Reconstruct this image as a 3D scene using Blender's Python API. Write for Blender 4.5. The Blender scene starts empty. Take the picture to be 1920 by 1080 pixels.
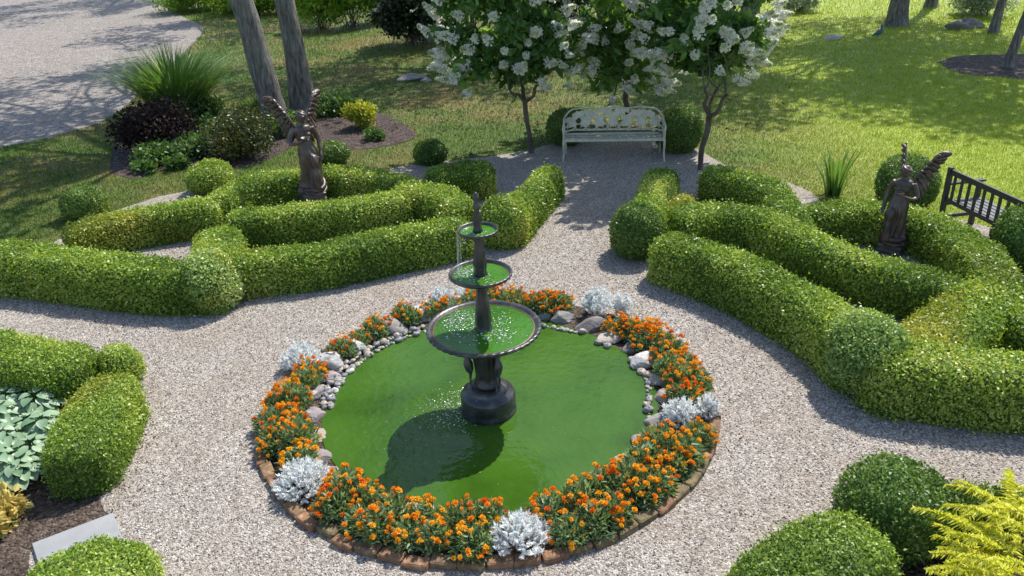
import bpy, math, random
import numpy as np
from mathutils import Vector
from math import sin, cos, pi, radians, sqrt, atan2

rng = np.random.default_rng(7)
random.seed(7)
SC = bpy.context.scene
COL = SC.collection

# ------------------------------------------------------------------ camera
F_PX, PITCH, ROLL, CAM_H = 1500.0, radians(26.5), radians(-2.5), 4.5
FW = np.array([0, cos(PITCH), -sin(PITCH)])
R0 = np.array([1, 0, 0.]); U0 = np.array([0, sin(PITCH), cos(PITCH)])
RT = cos(ROLL) * R0 + sin(ROLL) * U0
UP = -sin(ROLL) * R0 + cos(ROLL) * U0
CP = np.array([0, 0, CAM_H])

def ray(p):
    return FW * F_PX + RT * (p[0] - 960) - UP * (p[1] - 540)
def G(px, py, z=0.):                 # photo pixel -> point on the level z
    d = ray((px, py)); return CP + d * ((z - CP[2]) / d[2])
def VP(px, py, y):                   # photo pixel -> point on the upright plane at distance y
    d = ray((px, py)); return CP + d * (y / d[1])
def GP(pts, z=0.):
    return np.array([G(a, b, z) for a, b in pts])

cd = bpy.data.cameras.new('camera'); co = bpy.data.objects.new('camera', cd); COL.objects.link(co)
cd.sensor_width = 36; cd.lens = 36 * F_PX / 1920; cd.clip_end = 600; cd.clip_start = .05
from mathutils import Matrix
M = Matrix(((RT[0], UP[0], -FW[0], 0), (RT[1], UP[1], -FW[1], 0), (RT[2], UP[2], -FW[2], CAM_H), (0, 0, 0, 1)))
co.matrix_world = M
SC.camera = co

# ------------------------------------------------------------------ light
EL = radians(55); SH = np.array([.61, .79]); SH = SH / np.linalg.norm(SH)
SUN = np.array([cos(EL) * SH[0], cos(EL) * SH[1], sin(EL)])
w = bpy.data.worlds.new("World"); SC.world = w; w.use_nodes = True
nt = w.node_tree; bg = nt.nodes['Background']
sky = nt.nodes.new('ShaderNodeTexSky'); sky.sky_type = 'NISHITA'; sky.sun_disc = False
sky.sun_elevation = EL; sky.sun_rotation = atan2(SH[0], SH[1])
nt.links.new(sky.outputs[0], bg.inputs[0]); bg.inputs[1].default_value = .15
sl = bpy.data.lights.new('sun', 'SUN'); sl.energy = 4.3; sl.angle = radians(.53); sl.color = (1, .95, .86)
so = bpy.data.objects.new('sun', sl); COL.objects.link(so)
so.rotation_mode = 'QUATERNION'; so.rotation_quaternion = Vector(SUN).to_track_quat('Z', 'Y'); so.location = (15, 20, 30)
SC.view_settings.view_transform = 'Standard'; SC.view_settings.look = 'None'
SC.view_settings.exposure = .55; SC.view_settings.gamma = 1
SC.cycles.max_bounces = 5; SC.cycles.diffuse_bounces = 3; SC.cycles.glossy_bounces = 2
SC.cycles.transmission_bounces = 3; SC.cycles.transparent_max_bounces = 4
SC.cycles.caustics_reflective = False; SC.cycles.caustics_refractive = False
SC.cycles.use_denoising = True

# ------------------------------------------------------------------ materials
def newmat(name):
    m = bpy.data.materials.new(name); m.use_nodes = True
    t = m.node_tree; return m, t, t.nodes['Principled BSDF'], t.nodes['Material Output']
def nd(t, kind, **kw):
    n = t.nodes.new(kind)
    for k, v in kw.items():
        if k.startswith('i_'): n.inputs[k[2:].replace('_', ' ')].default_value = v
        else: setattr(n, k, v)
    return n
def ramp(t, src, cols):
    r = t.nodes.new('ShaderNodeValToRGB'); e = r.color_ramp.elements
    n = len(cols)
    for i, c in enumerate(cols):
        pos, c = (c[0], c[1]) if isinstance(c[1], (tuple, list)) else (i / max(1, n - 1), c)
        if i < 2: el = e[i]; el.position = pos
        else: el = e.new(pos)
        el.color = (*c, 1)
    t.links.new(src, r.inputs[0]); return r.outputs[0]
def pos(t):
    return t.nodes.new('ShaderNodeNewGeometry').outputs['Position']
def ocoord(t):
    return t.nodes.new('ShaderNodeTexCoord').outputs['Object']
def noise(t, vec, scale, detail=3, rough=.55):
    n = nd(t, 'ShaderNodeTexNoise', i_Scale=scale, i_Detail=detail, i_Roughness=rough)
    t.links.new(vec, n.inputs['Vector']); return n.outputs['Fac']
def mixc(t, fac, a, b, blend='MIX'):
    m = t.nodes.new('ShaderNodeMix'); m.data_type = 'RGBA'; m.blend_type = blend
    for s, v in ((0, fac), (6, a), (7, b)):
        if hasattr(v, 'is_output'): t.links.new(v, m.inputs[s])
        else: m.inputs[s].default_value = v if not isinstance(v, tuple) else (*v, 1)
    return m.outputs[2]
def bump(t, h, b, strength=.5, dist=.01):
    n = nd(t, 'ShaderNodeBump', i_Strength=strength, i_Distance=dist)
    t.links.new(h, n.inputs['Height']); t.links.new(n.outputs[0], b.inputs['Normal']); return n

def leafmat(name, cols, trans=.35, rough=.42, spec=.5, warm=1.25):
    m, t, b, o = newmat(name)
    a = nd(t, 'ShaderNodeAttribute', attribute_name='tint')
    c = ramp(t, a.outputs['Fac'], cols)
    t.links.new(c, b.inputs['Base Color']); b.inputs['Roughness'].default_value = rough
    b.inputs['Specular IOR Level'].default_value = spec
    tr = nd(t, 'ShaderNodeBsdfTranslucent')
    t.links.new(mixc(t, 1., c, (warm * 1.1, warm, .55) if warm > 1 else (1., 1., .97), 'MULTIPLY'), tr.inputs[0])
    mx = t.nodes.new('ShaderNodeMixShader'); mx.inputs[0].default_value = trans
    t.links.new(b.outputs[0], mx.inputs[1]); t.links.new(tr.outputs[0], mx.inputs[2])
    t.links.new(mx.outputs[0], o.inputs[0]); return m
def plain(name, cols, scale=6, rough=.7, metal=0., bmp=.3, bscale=30, bdist=.01, spec=.5, space='o', detail=5):
    m, t, b, o = newmat(name); v = ocoord(t) if space == 'o' else pos(t)
    t.links.new(ramp(t, noise(t, v, scale, detail), cols), b.inputs['Base Color'])
    b.inputs['Roughness'].default_value = rough; b.inputs['Metallic'].default_value = metal
    b.inputs['Specular IOR Level'].default_value = spec
    if bmp: bump(t, noise(t, v, bscale, 4), b, bmp, bdist)
    return m

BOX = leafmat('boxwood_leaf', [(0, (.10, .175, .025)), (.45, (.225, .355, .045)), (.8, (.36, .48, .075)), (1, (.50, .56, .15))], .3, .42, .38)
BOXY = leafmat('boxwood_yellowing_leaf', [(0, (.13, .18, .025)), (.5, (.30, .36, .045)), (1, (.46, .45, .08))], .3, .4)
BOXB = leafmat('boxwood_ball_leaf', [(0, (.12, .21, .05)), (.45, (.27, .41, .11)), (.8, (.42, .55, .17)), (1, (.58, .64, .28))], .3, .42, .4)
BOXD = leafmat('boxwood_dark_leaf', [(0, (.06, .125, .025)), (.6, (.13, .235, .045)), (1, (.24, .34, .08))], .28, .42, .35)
TWIG = plain('hedge_twig', [(.055, .095, .018), (.11, .17, .03)], 20, .9, bmp=0)
HYD = leafmat('hydrangea_leaf', [(0, (.06, .14, .045)), (.6, (.13, .27, .075)), (1, (.25, .42, .11))], .5, .33, .5)
PANI = leafmat('hydrangea_floret', [(0, (.46, .54, .22)), (.3, (.76, .78, .6)), (.6, (.87, .87, .82)), (1, (.9, .9, .87))], .5, .6, .2, 1.0)
MARI = leafmat('marigold_leaf', [(0, (.09, .17, .075)), (.6, (.19, .30, .15)), (1, (.32, .42, .25))], .4, .5)
PET = [leafmat('amber_petal', [(0, (.92, .40, .012)), (1, (.98, .58, .04))], .2, .6, .2, 1.),
       leafmat('orange_petal', [(0, (.88, .24, .008)), (1, (.96, .40, .02))], .2, .6, .2, 1.),
       leafmat('red_orange_petal', [(0, (.74, .13, .008)), (1, (.9, .24, .015))], .2, .6, .2, 1.)]
SILV = leafmat('dusty_miller_leaf', [(0, (.64, .67, .66)), (.6, (.82, .845, .84)), (1, (.9, .91, .9))], .35, .75, .2, 1.)
HOST = leafmat('hosta_leaf', [(0, (.15, .26, .14)), (.6, (.27, .40, .24)), (1, (.40, .52, .33))], .2, .42, .45, 1.)
GOLD = leafmat('golden_leaf', [(0, (.42, .46, .03)), (.6, (.70, .70, .045)), (1, (.84, .82, .2))], .4, .6, .15, 1.)
GOLDP = leafmat('cream_gold_leaf', [(0, (.5, .38, .08)), (1, (.78, .66, .24))], .3, .5, .4, 1.)
CHART = leafmat('chartreuse_leaf', [(0, (.2, .26, .02)), (1, (.5, .52, .06))], .4, .5)
BARB = leafmat('barberry_leaf', [(0, (.020, .014, .014)), (.7, (.042, .028, .027)), (1, (.08, .055, .05))], .15, .75, .12)
OLIV = leafmat('olive_shrub_leaf', [(0, (.03, .045, .012)), (.6, (.075, .095, .02)), (1, (.17, .17, .04))], .25, .45)
WILD = leafmat('wild_shrub_leaf', [(0, (.09, .19, .02)), (.6, (.22, .40, .045)), (1, (.42, .56, .09))], .5, .45)
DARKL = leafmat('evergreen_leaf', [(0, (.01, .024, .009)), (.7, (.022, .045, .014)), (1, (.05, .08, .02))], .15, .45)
OAK = leafmat('oak_leaf', [(0, (.03, .07, .012)), (1, (.10, .18, .03))], .3, .45)
BLADE = leafmat('tall_grass_blade', [(0, (.075, .17, .04)), (.7, (.15, .29, .07)), (.93, (.27, .38, .14)), (1, (.66, .66, .5))], .42, .45)
COVER = leafmat('ground_cover_leaf', [(0, (.05, .11, .03)), (.7, (.11, .22, .055)), (1, (.22, .34, .09))], .38, .5)
GREYL = leafmat('pale_shrub_leaf', [(0, (.2, .27, .2)), (1, (.5, .58, .48))], .3, .5)

def grasscol(t):
    v = pos(t)
    n1 = noise(t, v, .35, 4, .6); n2 = noise(t, v, 2.3, 4, .6)
    c = mixc(t, ramp(t, n1, [(.42, (0, 0, 0)), (.62, (1, 1, 1))]), (.085, .15, .024), (.27, .22, .085))
    c = mixc(t, ramp(t, n2, [(.4, (0, 0, 0)), (.7, (.75, .75, .75))]), c, (.15, .225, .032))
    # sunlit brightness of the lawn by the black bench, put into its colour
    sx = nd(t, 'ShaderNodeSeparateXYZ'); t.links.new(v, sx.inputs[0])
    mr = nd(t, 'ShaderNodeMapRange'); t.links.new(sx.outputs[0], mr.inputs[0])
    mr.inputs[1].default_value = 3.5; mr.inputs[2].default_value = 7.5
    return mixc(t, mr.outputs[0], c, mixc(t, ramp(t, n2, [(.3, (0, 0, 0)), (.7, (1, 1, 1))]), (.30, .40, .03), (.45, .52, .08)))
def grassmat(name, blade):
    m, t, b, o = newmat(name); c = grasscol(t)
    if blade:
        a = nd(t, 'ShaderNodeAttribute', attribute_name='tint')
        c = mixc(t, 1., c, ramp(t, a.outputs['Fac'], [(.75, .8, .7), (1.35, 1.3, 1.25)]), 'MULTIPLY')
    else:
        v = pos(t)
        c = mixc(t, 1., c, ramp(t, noise(t, v, 30, 4, .7), [(.3, (.45, .45, .45)), (.7, (1.1, 1.1, 1.1))]), 'MULTIPLY')
        bump(t, noise(t, v, 45, 3, .7), b, .8, .03)
    t.links.new(c, b.inputs['Base Color']); b.inputs['Roughness'].default_value = .6
    b.inputs['Specular IOR Level'].default_value = .25
    if blade:
        tr = nd(t, 'ShaderNodeBsdfTranslucent'); t.links.new(c, tr.inputs[0])
        mx = t.nodes.new('ShaderNodeMixShader'); mx.inputs[0].default_value = .4
        t.links.new(b.outputs[0], mx.inputs[1]); t.links.new(tr.outputs[0], mx.inputs[2]); t.links.new(mx.outputs[0], o.inputs[0])
    return m
LAWN = grassmat('lawn_ground', False); LBLADE = grassmat('lawn_blade', True)

def gravelmat(name, cols, scale, dirt, bd=.012):
    m, t, b, o = newmat(name); v = pos(t)
    def vor(feat, s):
        n = nd(t, 'ShaderNodeTexVoronoi', i_Scale=s, feature=feat); t.links.new(v, n.inputs['Vector']); return n
    v1 = vor('F1', scale); v2 = vor('F1', scale * .55)
    sep = nd(t, 'ShaderNodeSeparateColor'); t.links.new(v1.outputs['Color'], sep.inputs[0])
    sep2 = nd(t, 'ShaderNodeSeparateColor'); t.links.new(v2.outputs['Color'], sep2.inputs[0])
    c = ramp(t, sep.outputs[0], cols)
    c2 = ramp(t, sep2.outputs[1], cols)
    c = mixc(t, .4, c, c2)
    c = mixc(t, ramp(t, noise(t, v, .9, 5, .65), [(.44, (0, 0, 0)), (.75, (.6, .6, .6))]), c, dirt)
    t.links.new(c, b.inputs['Base Color']); b.inputs['Roughness'].default_value = .85
    b.inputs['Specular IOR Level'].default_value = .25
    ad = nd(t, 'ShaderNodeMath', operation='ADD'); t.links.new(v1.outputs['Distance'], ad.inputs[0]); t.links.new(v2.outputs['Distance'], ad.inputs[1])
    ng = nd(t, 'ShaderNodeMath', operation='MULTIPLY'); ng.inputs[1].default_value = -1; t.links.new(ad.outputs[0], ng.inputs[0])
    bump(t, ng.outputs[0], b, 1., bd)
    return m
GRAV = gravelmat('pea_gravel', [(0, (.10, .085, .07)), (.35, (.275, .24, .205)), (.7, (.44, .395, .35)), (.9, (.59, .54, .485)), (1, (.74, .70, .65))], 78, (.30, .23, .17))
DRIVE = gravelmat('drive_gravel', [(0, (.13, .113, .10)), (.6, (.31, .275, .25)), (1, (.48, .44, .405))], 24, (.22, .19, .16), .03)
MULCH = gravelmat('bark_mulch', [(0, (.028, .02, .018)), (.6, (.075, .052, .045)), (1, (.19, .15, .135))], 32, (.05, .04, .035), .03)
SOIL = gravelmat('bed_soil', [(0, (.03, .022, .017)), (.6, (.085, .06, .045)), (1, (.2, .16, .13))], 45, (.06, .045, .035), .02)
STONEL = leafmat('gravel_stone', [(0, (.15, .125, .11)), (.4, (.36, .32, .295)), (.8, (.58, .54, .50)), (1, (.78, .75, .72))], 0, .8, .25, 1.)

def rockmat(name, cols, patch=None, scale=4):
    m, t, b, o = newmat(name); v = pos(t)
    c = ramp(t, noise(t, v, scale, 6, .65), cols)
    if patch: c = mixc(t, ramp(t, noise(t, v, 9, 3, .5), [(.58, (0, 0, 0)), (.64, (1, 1, 1))]), c, patch)
    c = mixc(t, 1., c, ramp(t, noise(t, v, 60, 3, .7), [(.3, (.7, .7, .7)), (.7, (1.15, 1.15, 1.15))]), 'MULTIPLY')
    t.links.new(c, b.inputs['Base Color']); b.inputs['Roughness'].default_value = .85
    bump(t, noise(t, v, 28, 6, .7), b, .6, .02); return m
ROCK = {'grey': rockmat('grey_stone', [(.3, (.17, .16, .15)), (.7, (.36, .34, .31))]),
        'white': rockmat('white_stone', [(.3, (.42, .40, .38)), (.7, (.68, .66, .63))], (.3, .28, .27)),
        'mauve': rockmat('mauve_stone', [(.3, (.22, .18, .185)), (.7, (.36, .31, .31))], (.6, .57, .55)),
        'tan': rockmat('tan_stone', [(.3, (.32, .27, .22)), (.7, (.50, .44, .38))]),
        'dark': rockmat('dark_stone', [(.3, (.10, .09, .09)), (.7, (.24, .22, .21))]),
        'pale': rockmat('pale_lichen_stone', [(.3, (.40, .38, .32)), (.7, (.62, .59, .52))], (.3, .27, .22))}
PEB = [plain('pebble_' + n, c, 12, .55, bmp=.1, bscale=60) for n, c in
       (('grey', [(.19, .18, .17), (.31, .30, .28)]), ('tan', [(.30, .255, .205), (.42, .36, .30)]), ('slate', [(.13, .13, .145), (.24, .24, .25)]), ('white', [(.5, .48, .45), (.66, .64, .6)]))]
BRICK = [plain('brick_' + n, c, 14, .9, bmp=.7, bscale=35, bdist=.012, space='p') for n, c in
         (('umber', [(.3, (.09, .07, .04)), (.6, (.25, .15, .08)), (.75, (.42, .33, .19))]), ('clay', [(.3, (.13, .08, .045)), (.62, (.30, .16, .085)), (.8, (.46, .35, .21))]),
          ('mossy', [(.3, (.09, .075, .04)), (.6, (.20, .15, .075)), (.8, (.36, .28, .15))]))]
IRON = plain('painted_iron', [(.3, (.014, .014, .016)), (.58, (.045, .045, .047)), (.72, (.12, .118, .11))], 7, .34, 0, .25, 40, .006, .6)
IRONR = plain('wet_rusted_iron', [(.3, (.05, .04, .03)), (.7, (.20, .11, .05))], 9, .35, 0, .3, 40, .006, .6)
BRONZE = plain('weathered_bronze', [(.3, (.04, .028, .024)), (.55, (.078, .05, .04)), (.75, (.15, .12, .105))], 7, .42, 0, .35, 30, .01, .6)
BRONZED = plain('dark_bronze', [(.04, .034, .032), (.12, .1, .09)], 9, .42, 0, .35, 30, .01, .6)
WHITE = plain('weathered_white_paint', [(.3, (.45, .42, .31)), (.7, (.66, .62, .48))], 9, .5, bmp=.25, bscale=50)
BLACKW = plain('black_stained_wood', [(.012, .013, .016), (.04, .042, .048)], 12, .42, bmp=.3, bscale=60)
SLATW = plain('grey_worn_seat_wood', [(.05, .052, .06), (.13, .135, .15)], 12, .45, bmp=.3, bscale=60)
SLAB = plain('concrete_slab', [(.3, (.24, .25, .255)), (.7, (.33, .335, .34))], 3, .9, bmp=.2, bscale=70)
BLUE = plain('blue_glaze', [(.03, .08, .12), (.08, .17, .22)], 9, .5, bmp=0)
def barkmat(name, cols):
    m, t, b, o = newmat(name)
    v = ocoord(t); mp = nd(t, 'ShaderNodeMapping'); mp.inputs['Scale'].default_value = (1, 1, .18); t.links.new(v, mp.inputs[0])
    n = noise(t, mp.outputs[0], 16, 6, .7)
    c = mixc(t, ramp(t, noise(t, v, 1.4, 4), [(.45, (0, 0, 0)), (.75, (.6, .6, .6))]), ramp(t, n, cols), (.27, .275, .235))
    t.links.new(c, b.inputs['Base Color']); b.inputs['Roughness'].default_value = .9; bump(t, n, b, 1., .05); return m
BARK = barkmat('oak_bark', [(.34, (.04, .035, .03)), (.5, (.15, .135, .12)), (.66, (.30, .28, .25))])
BARKB = barkmat('brown_bark', [(.3, (.05, .037, .028)), (.7, (.17, .125, .09))])

def watermat(name, col, splash, stains=True):
    m, t, b, o = newmat(name); v = pos(t)
    c = ramp(t, noise(t, v, 1.1, 4, .6), [(.3, tuple(x * .66 for x in col)), (.5, col), (.7, (col[0] * 1.3, col[1] * 1.15, col[2] * 1.4))])
    t.links.new(c, b.inputs['Base Color']); b.inputs['Roughness'].default_value = .1
    b.inputs['IOR'].default_value = 1.33
    # ripples: gentle everywhere, choppy where the drops fall
    fac = None
    for (cx, cy, r) in splash:
        d = nd(t, 'ShaderNodeVectorMath', operation='DISTANCE'); t.links.new(v, d.inputs[0]); d.inputs[1].default_value = (cx, cy, splash_z[0])
        mr = nd(t, 'ShaderNodeMapRange'); t.links.new(d.outputs['Value'], mr.inputs[0])
        mr.inputs[1].default_value = r * .35; mr.inputs[2].default_value = r; mr.inputs[3].default_value = 1; mr.inputs[4].default_value = 0
        if fac is None: fac = mr.outputs[0]
        else:
            mx = nd(t, 'ShaderNodeMath', operation='MAXIMUM'); t.links.new(fac, mx.inputs[0]); t.links.new(mr.outputs[0], mx.inputs[1]); fac = mx.outputs[0]
    h1 = noise(t, v, 14, 2, .5); h2 = noise(t, v, 32, 1, .6)
    mu = nd(t, 'ShaderNodeMath', operation='MULTIPLY'); t.links.new(h2, mu.inputs[0])
    if fac is not None: t.links.new(fac, mu.inputs[1])
    else: mu.inputs[1].default_value = .15
    m2 = nd(t, 'ShaderNodeMath', operation='MULTIPLY_ADD'); t.links.new(h1, m2.inputs[0]); m2.inputs[1].default_value = .22; t.links.new(mu.outputs[0], m2.inputs[2])
    bump(t, m2.outputs[0], b, 1., .028)
    return m
splash_z = [0]

# ------------------------------------------------------------------ mesh building
class MB:
    def __init__(s): s.v = []; s.f = []; s.n = 0
    def add(s, v, f, mat=0, tint=.5, smooth=True):
        v = np.asarray(v, float).reshape(-1, 3)
        if not isinstance(f, (list, tuple)) or (len(f) and not isinstance(f[0], np.ndarray)): f = [np.asarray(f, int)]
        tt = np.broadcast_to(np.asarray(tint, float), (len(v),))
        s.v.append((v, tt))
        for a in f:
            if len(a): s.f.append((a + s.n, mat, smooth))
        s.n += len(v)
    def arrays(s):
        return np.concatenate([a for a, _ in s.v])
def mesh(name, mb, mats, org=(0, 0, 0)):
    V = mb.arrays() - np.asarray(org, float); T = np.concatenate([b for _, b in mb.v])
    me = bpy.data.meshes.new(name)
    L = np.concatenate([a.ravel() for a, _, _ in mb.f]); tot = np.concatenate([np.full(len(a), a.shape[1]) for a, _, _ in mb.f])
    mi = np.concatenate([np.full(len(a), m) for a, m, _ in mb.f]); sm = np.concatenate([np.full(len(a), k) for a, _, k in mb.f])
    st = np.concatenate([[0], np.cumsum(tot)[:-1]])
    me.vertices.add(len(V)); me.vertices.foreach_set('co', V.ravel())
    me.loops.add(len(L)); me.loops.foreach_set('vertex_index', L.astype(np.int32))
    me.polygons.add(len(tot)); me.polygons.foreach_set('loop_start', st.astype(np.int32)); me.polygons.foreach_set('loop_total', tot.astype(np.int32))
    me.polygons.foreach_set('material_index', mi.astype(np.int32)); me.polygons.foreach_set('use_smooth', sm.astype(bool))
    at = me.attributes.new('tint', 'FLOAT', 'POINT'); at.data.foreach_set('value', T.astype(np.float32))
    for m in (mats if isinstance(mats, (list, tuple)) else [mats]): me.materials.append(m)
    me.update(calc_edges=True); me.validate(); return me
def obj(name, mb, mats, parent=None, org=(0, 0, 0)):
    o = bpy.data.objects.new(name, mesh(name, mb, mats, org)); COL.objects.link(o)
    if parent: o.parent = parent
    else: o.location = org
    return o
def tag(o, label, cat, group=None):
    o['label'] = label; o['category'] = cat
    if group: o['group'] = group
    return o
def thing(name, label, cat, loc, group=None, rz=0):
    o = bpy.data.objects.new(name, None); COL.objects.link(o); o.empty_display_size = .1
    o.location = loc; o.rotation_euler = (0, 0, rz); return tag(o, label, cat, group)
def struct(o, kind='structure'): o['kind'] = kind; return o
def inst(name, me, parent=None, loc=(0, 0, 0), rot=(0, 0, 0), sc=(1, 1, 1)):
    o = bpy.data.objects.new(name, me); COL.objects.link(o); o.parent = parent
    o.location = loc; o.rotation_euler = rot; o.scale = sc; return o

def unit(a): return a / np.maximum(1e-9, np.linalg.norm(a, axis=-1, keepdims=True))
def wob(P, seed, freq, amp):
    r = np.random.default_rng(seed); out = np.zeros(len(P))
    for k in range(6):
        d = unit(r.normal(size=3)) * freq * (.6 + 1.1 * r.random()); out += np.sin(P @ d + r.random() * 6.28)
    return out * amp / 2.4
def gridfaces(nu, nv, wrap_u=False, wrap_v=False):
    i = np.arange(nu if wrap_u else nu - 1); j = np.arange(nv if wrap_v else nv - 1)
    I, J = np.meshgrid(i, j, indexing='ij'); I = I.ravel(); J = J.ravel(); I2 = (I + 1) % nu; J2 = (J + 1) % nv
    return np.stack([I * nv + J, I2 * nv + J, I2 * nv + J2, I * nv + J2], 1)
def fan(idx, c):
    idx = np.asarray(idx); return np.stack([np.full(len(idx), c), idx, np.roll(idx, -1)], 1)
def smoothpath(P, n):
    P = np.asarray(P, float); Q = np.vstack([2 * P[0] - P[1], P, 2 * P[-1] - P[-2]]); out = []
    for i in range(1, len(Q) - 2):
        t = np.linspace(0, 1, 16, endpoint=False)[:, None]; a, b, c, d = Q[i - 1], Q[i], Q[i + 1], Q[i + 2]
        out.append(.5 * (2 * b + (c - a) * t + (2 * a - 5 * b + 4 * c - d) * t ** 2 + (3 * b - a - 3 * c + d) * t ** 3))
    out = np.vstack(out + [P[-1:]]); s = np.concatenate([[0], np.cumsum(np.linalg.norm(np.diff(out, axis=0), axis=1))])
    u = np.linspace(0, s[-1], n); return np.stack([np.interp(u, s, out[:, k]) for k in range(out.shape[1])], 1)
def tube(mb, P, R, n=8, mat=0, tint=.5, flat=1., cap=True, wobble=0, seed=0):
    P = np.asarray(P, float); R = np.broadcast_to(np.asarray(R, float), (len(P),))
    T = unit(np.gradient(P, axis=0)); ref = np.array([0, 0, 1.]) if abs(T[0][2]) < .9 else np.array([1., 0, 0])
    a = unit(np.cross(T[0], ref)); V = []
    for i in range(len(P)):
        a = unit(a - T[i] * (a @ T[i])); b = np.cross(T[i], a); th = np.arange(n) * 2 * pi / n
        V.append(P[i] + R[i] * (np.cos(th)[:, None] * a + flat * np.sin(th)[:, None] * b))
    V = np.vstack(V)
    if wobble:
        c = np.repeat(P, n, 0); V = V + unit(V - c) * (wob(V, seed, 9, wobble) + wob(V, seed + 1, 3, wobble))[:, None]
    F = [gridfaces(len(P), n, False, True)]
    if cap:
        V = np.vstack([V, P[0], P[-1]]); k = len(P) * n
        F += [fan(np.arange(n)[::-1], k), fan(np.arange(n) + (len(P) - 1) * n, k + 1)]
    mb.add(V, F, mat, tint)
def lathe(mb, prof, c=(0, 0, 0), n=48, mat=0, flute=None, tint=.5, smooth=True):
    prof = np.asarray(prof, float); th = np.arange(n) * 2 * pi / n; V = []
    for i, (r, z) in enumerate(prof):
        rr = np.full(n, r)
        if flute and flute[0] <= i <= flute[1]: rr = r * (1 + flute[3] * np.cos(th * flute[2]))
        V.append(np.stack([rr * np.cos(th), rr * np.sin(th), np.full(n, z)], 1))
    mb.add(np.vstack(V) + np.asarray(c), gridfaces(len(prof), n, False, True), mat, tint, smooth)
def box(mb, c, s, mat=0, rz=0., bev=0., R=None):
    x, y, z = np.asarray(s, float) / 2; b = min(bev, x, y, z)
    V = []
    for dz in (-1, 1):
        for lv in ((0, 1) if dz < 0 else (1, 0)):
            q = (b if lv == 0 else 0); zz = dz * (z - (0 if lv == 0 else b)) if b else dz * z
            X, Y = x - q, y - q; k = b if lv else b
            pts = [(-X + b, -Y), (X - b, -Y), (X, -Y + b), (X, Y - b), (X - b, Y), (-X + b, Y), (-X, Y - b), (-X, -Y + b)] if b else [(-X, -Y), (X, -Y), (X, Y), (-X, Y)]
            V += [(px, py, zz) for px, py in pts]
            if not b: break
    V = np.array(V); n = 8 if b else 4; L = len(V) // n
    if R is not None: V = V @ np.asarray(R).T
    elif rz: V = V @ np.array([[cos(rz), sin(rz), 0], [-sin(rz), cos(rz), 0], [0, 0, 1]])
    F = [gridfaces(L, n, False, True)[:, ::-1]]
    V = np.vstack([V, V[:n].mean(0), V[-n:].mean(0)])
    F += [fan(np.arange(n)[::-1], L * n), fan(np.arange(n) + (L - 1) * n, L * n + 1)]
    mb.add(V + np.asarray(c), F, mat, .5, False)
def beam(mb, a, b, wd, ht, mat=0, bev=.004):
    a = np.asarray(a, float); b = np.asarray(b, float); d = b - a; L = np.linalg.norm(d); x = d / L
    ref = np.array([0, 0, 1.]) if abs(x[2]) < .95 else np.array([0, 1., 0]); y = unit(np.cross(ref, x)); z = np.cross(x, y)
    box(mb, (a + b) / 2, (L, wd, ht), mat, bev=bev, R=np.stack([x, y, z], 1))
def ellipsoid(mb, c, r, nu=12, nv=16, mat=0, R=None):
    u = np.linspace(0, pi, nu)[1:-1]; v = np.arange(nv) * 2 * pi / nv; U, Vv = np.meshgrid(u, v, indexing='ij')
    P = np.stack([np.sin(U) * np.cos(Vv), np.sin(U) * np.sin(Vv), np.cos(U)], -1).reshape(-1, 3)
    P = np.vstack([P, [0, 0, 1], [0, 0, -1]]) * np.asarray(r); k = (nu - 2) * nv
    if R is not None: P = P @ np.asarray(R).T
    mb.add(P + np.asarray(c), [gridfaces(nu - 2, nv, False, True), fan(np.arange(nv)[::-1], k), fan(np.arange(nv) + (nu - 3) * nv, k + 1)], mat)

def sample(V, F, density, seed, lim=None):
    r = np.random.default_rng(seed); A, B, C, D = (V[F[:, k]] for k in range(4))
    tri = np.concatenate([np.stack([A, B, C], 1), np.stack([A, C, D], 1)])
    N = np.cross(tri[:, 1] - tri[:, 0], tri[:, 2] - tri[:, 0]); ar = np.linalg.norm(N, axis=1) / 2
    n = int(ar.sum() * density)
    if lim: n = min(n, lim)
    i = r.choice(len(tri), n, p=ar / ar.sum()); a, b = r.random(n), r.random(n); k = a + b > 1; a[k] = 1 - a[k]; b[k] = 1 - b[k]
    t = tri[i]; return t[:, 0] + a[:, None] * (t[:, 1] - t[:, 0]) + b[:, None] * (t[:, 2] - t[:, 0]), unit(N[i])
def leaves(mb, P, D, L, W, mat=0, seed=0, tint=None, fold=.0, spread=.9, droop=0., jitL=.35, nrm=None):
    """leaf faces at P growing along D: four corners each, or six folded on the midrib"""
    r = np.random.default_rng(seed); n = len(P)
    d = unit(D + spread * r.normal(size=(n, 3)) * .8 + np.array([0, 0, -droop])); s = unit(np.cross(d, r.normal(size=(n, 3)) * (.6 if nrm is not None else 1) + (nrm if nrm is not None else 0))); up = np.cross(s, d)
    l = (L * (1 + jitL * (r.random(n) * 2 - 1)))[:, None]; wd = l * (W / L)
    t = r.random(n) if tint is None else np.clip(tint + .22 * r.normal(size=n), 0, 1)
    if fold:
        V = np.stack([P, P + d * l * .35 + s * wd * .5 + up * wd * fold, P + d * l * .75 + s * wd * .33 + up * wd * fold * .6, P + d * l - up * l * .12,
                      P + d * l * .75 - s * wd * .33 + up * wd * fold * .6, P + d * l * .35 - s * wd * .5 + up * wd * fold], 1)
        k = np.arange(n)[:, None] * 6
        mb.add(V.reshape(-1, 3), [np.concatenate([k + np.array([[0, 1, 2, 3]]), k + np.array([[0, 3, 4, 5]])])], mat, np.repeat(t, 6), False)
    else:
        V = np.stack([P - d * l * .3, P + s * wd * .5, P + d * l * .7, P - s * wd * .5], 1)
        mb.add(V.reshape(-1, 3), [np.arange(n * 4).reshape(-1, 4)], mat, np.repeat(t, 4), False)
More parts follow.
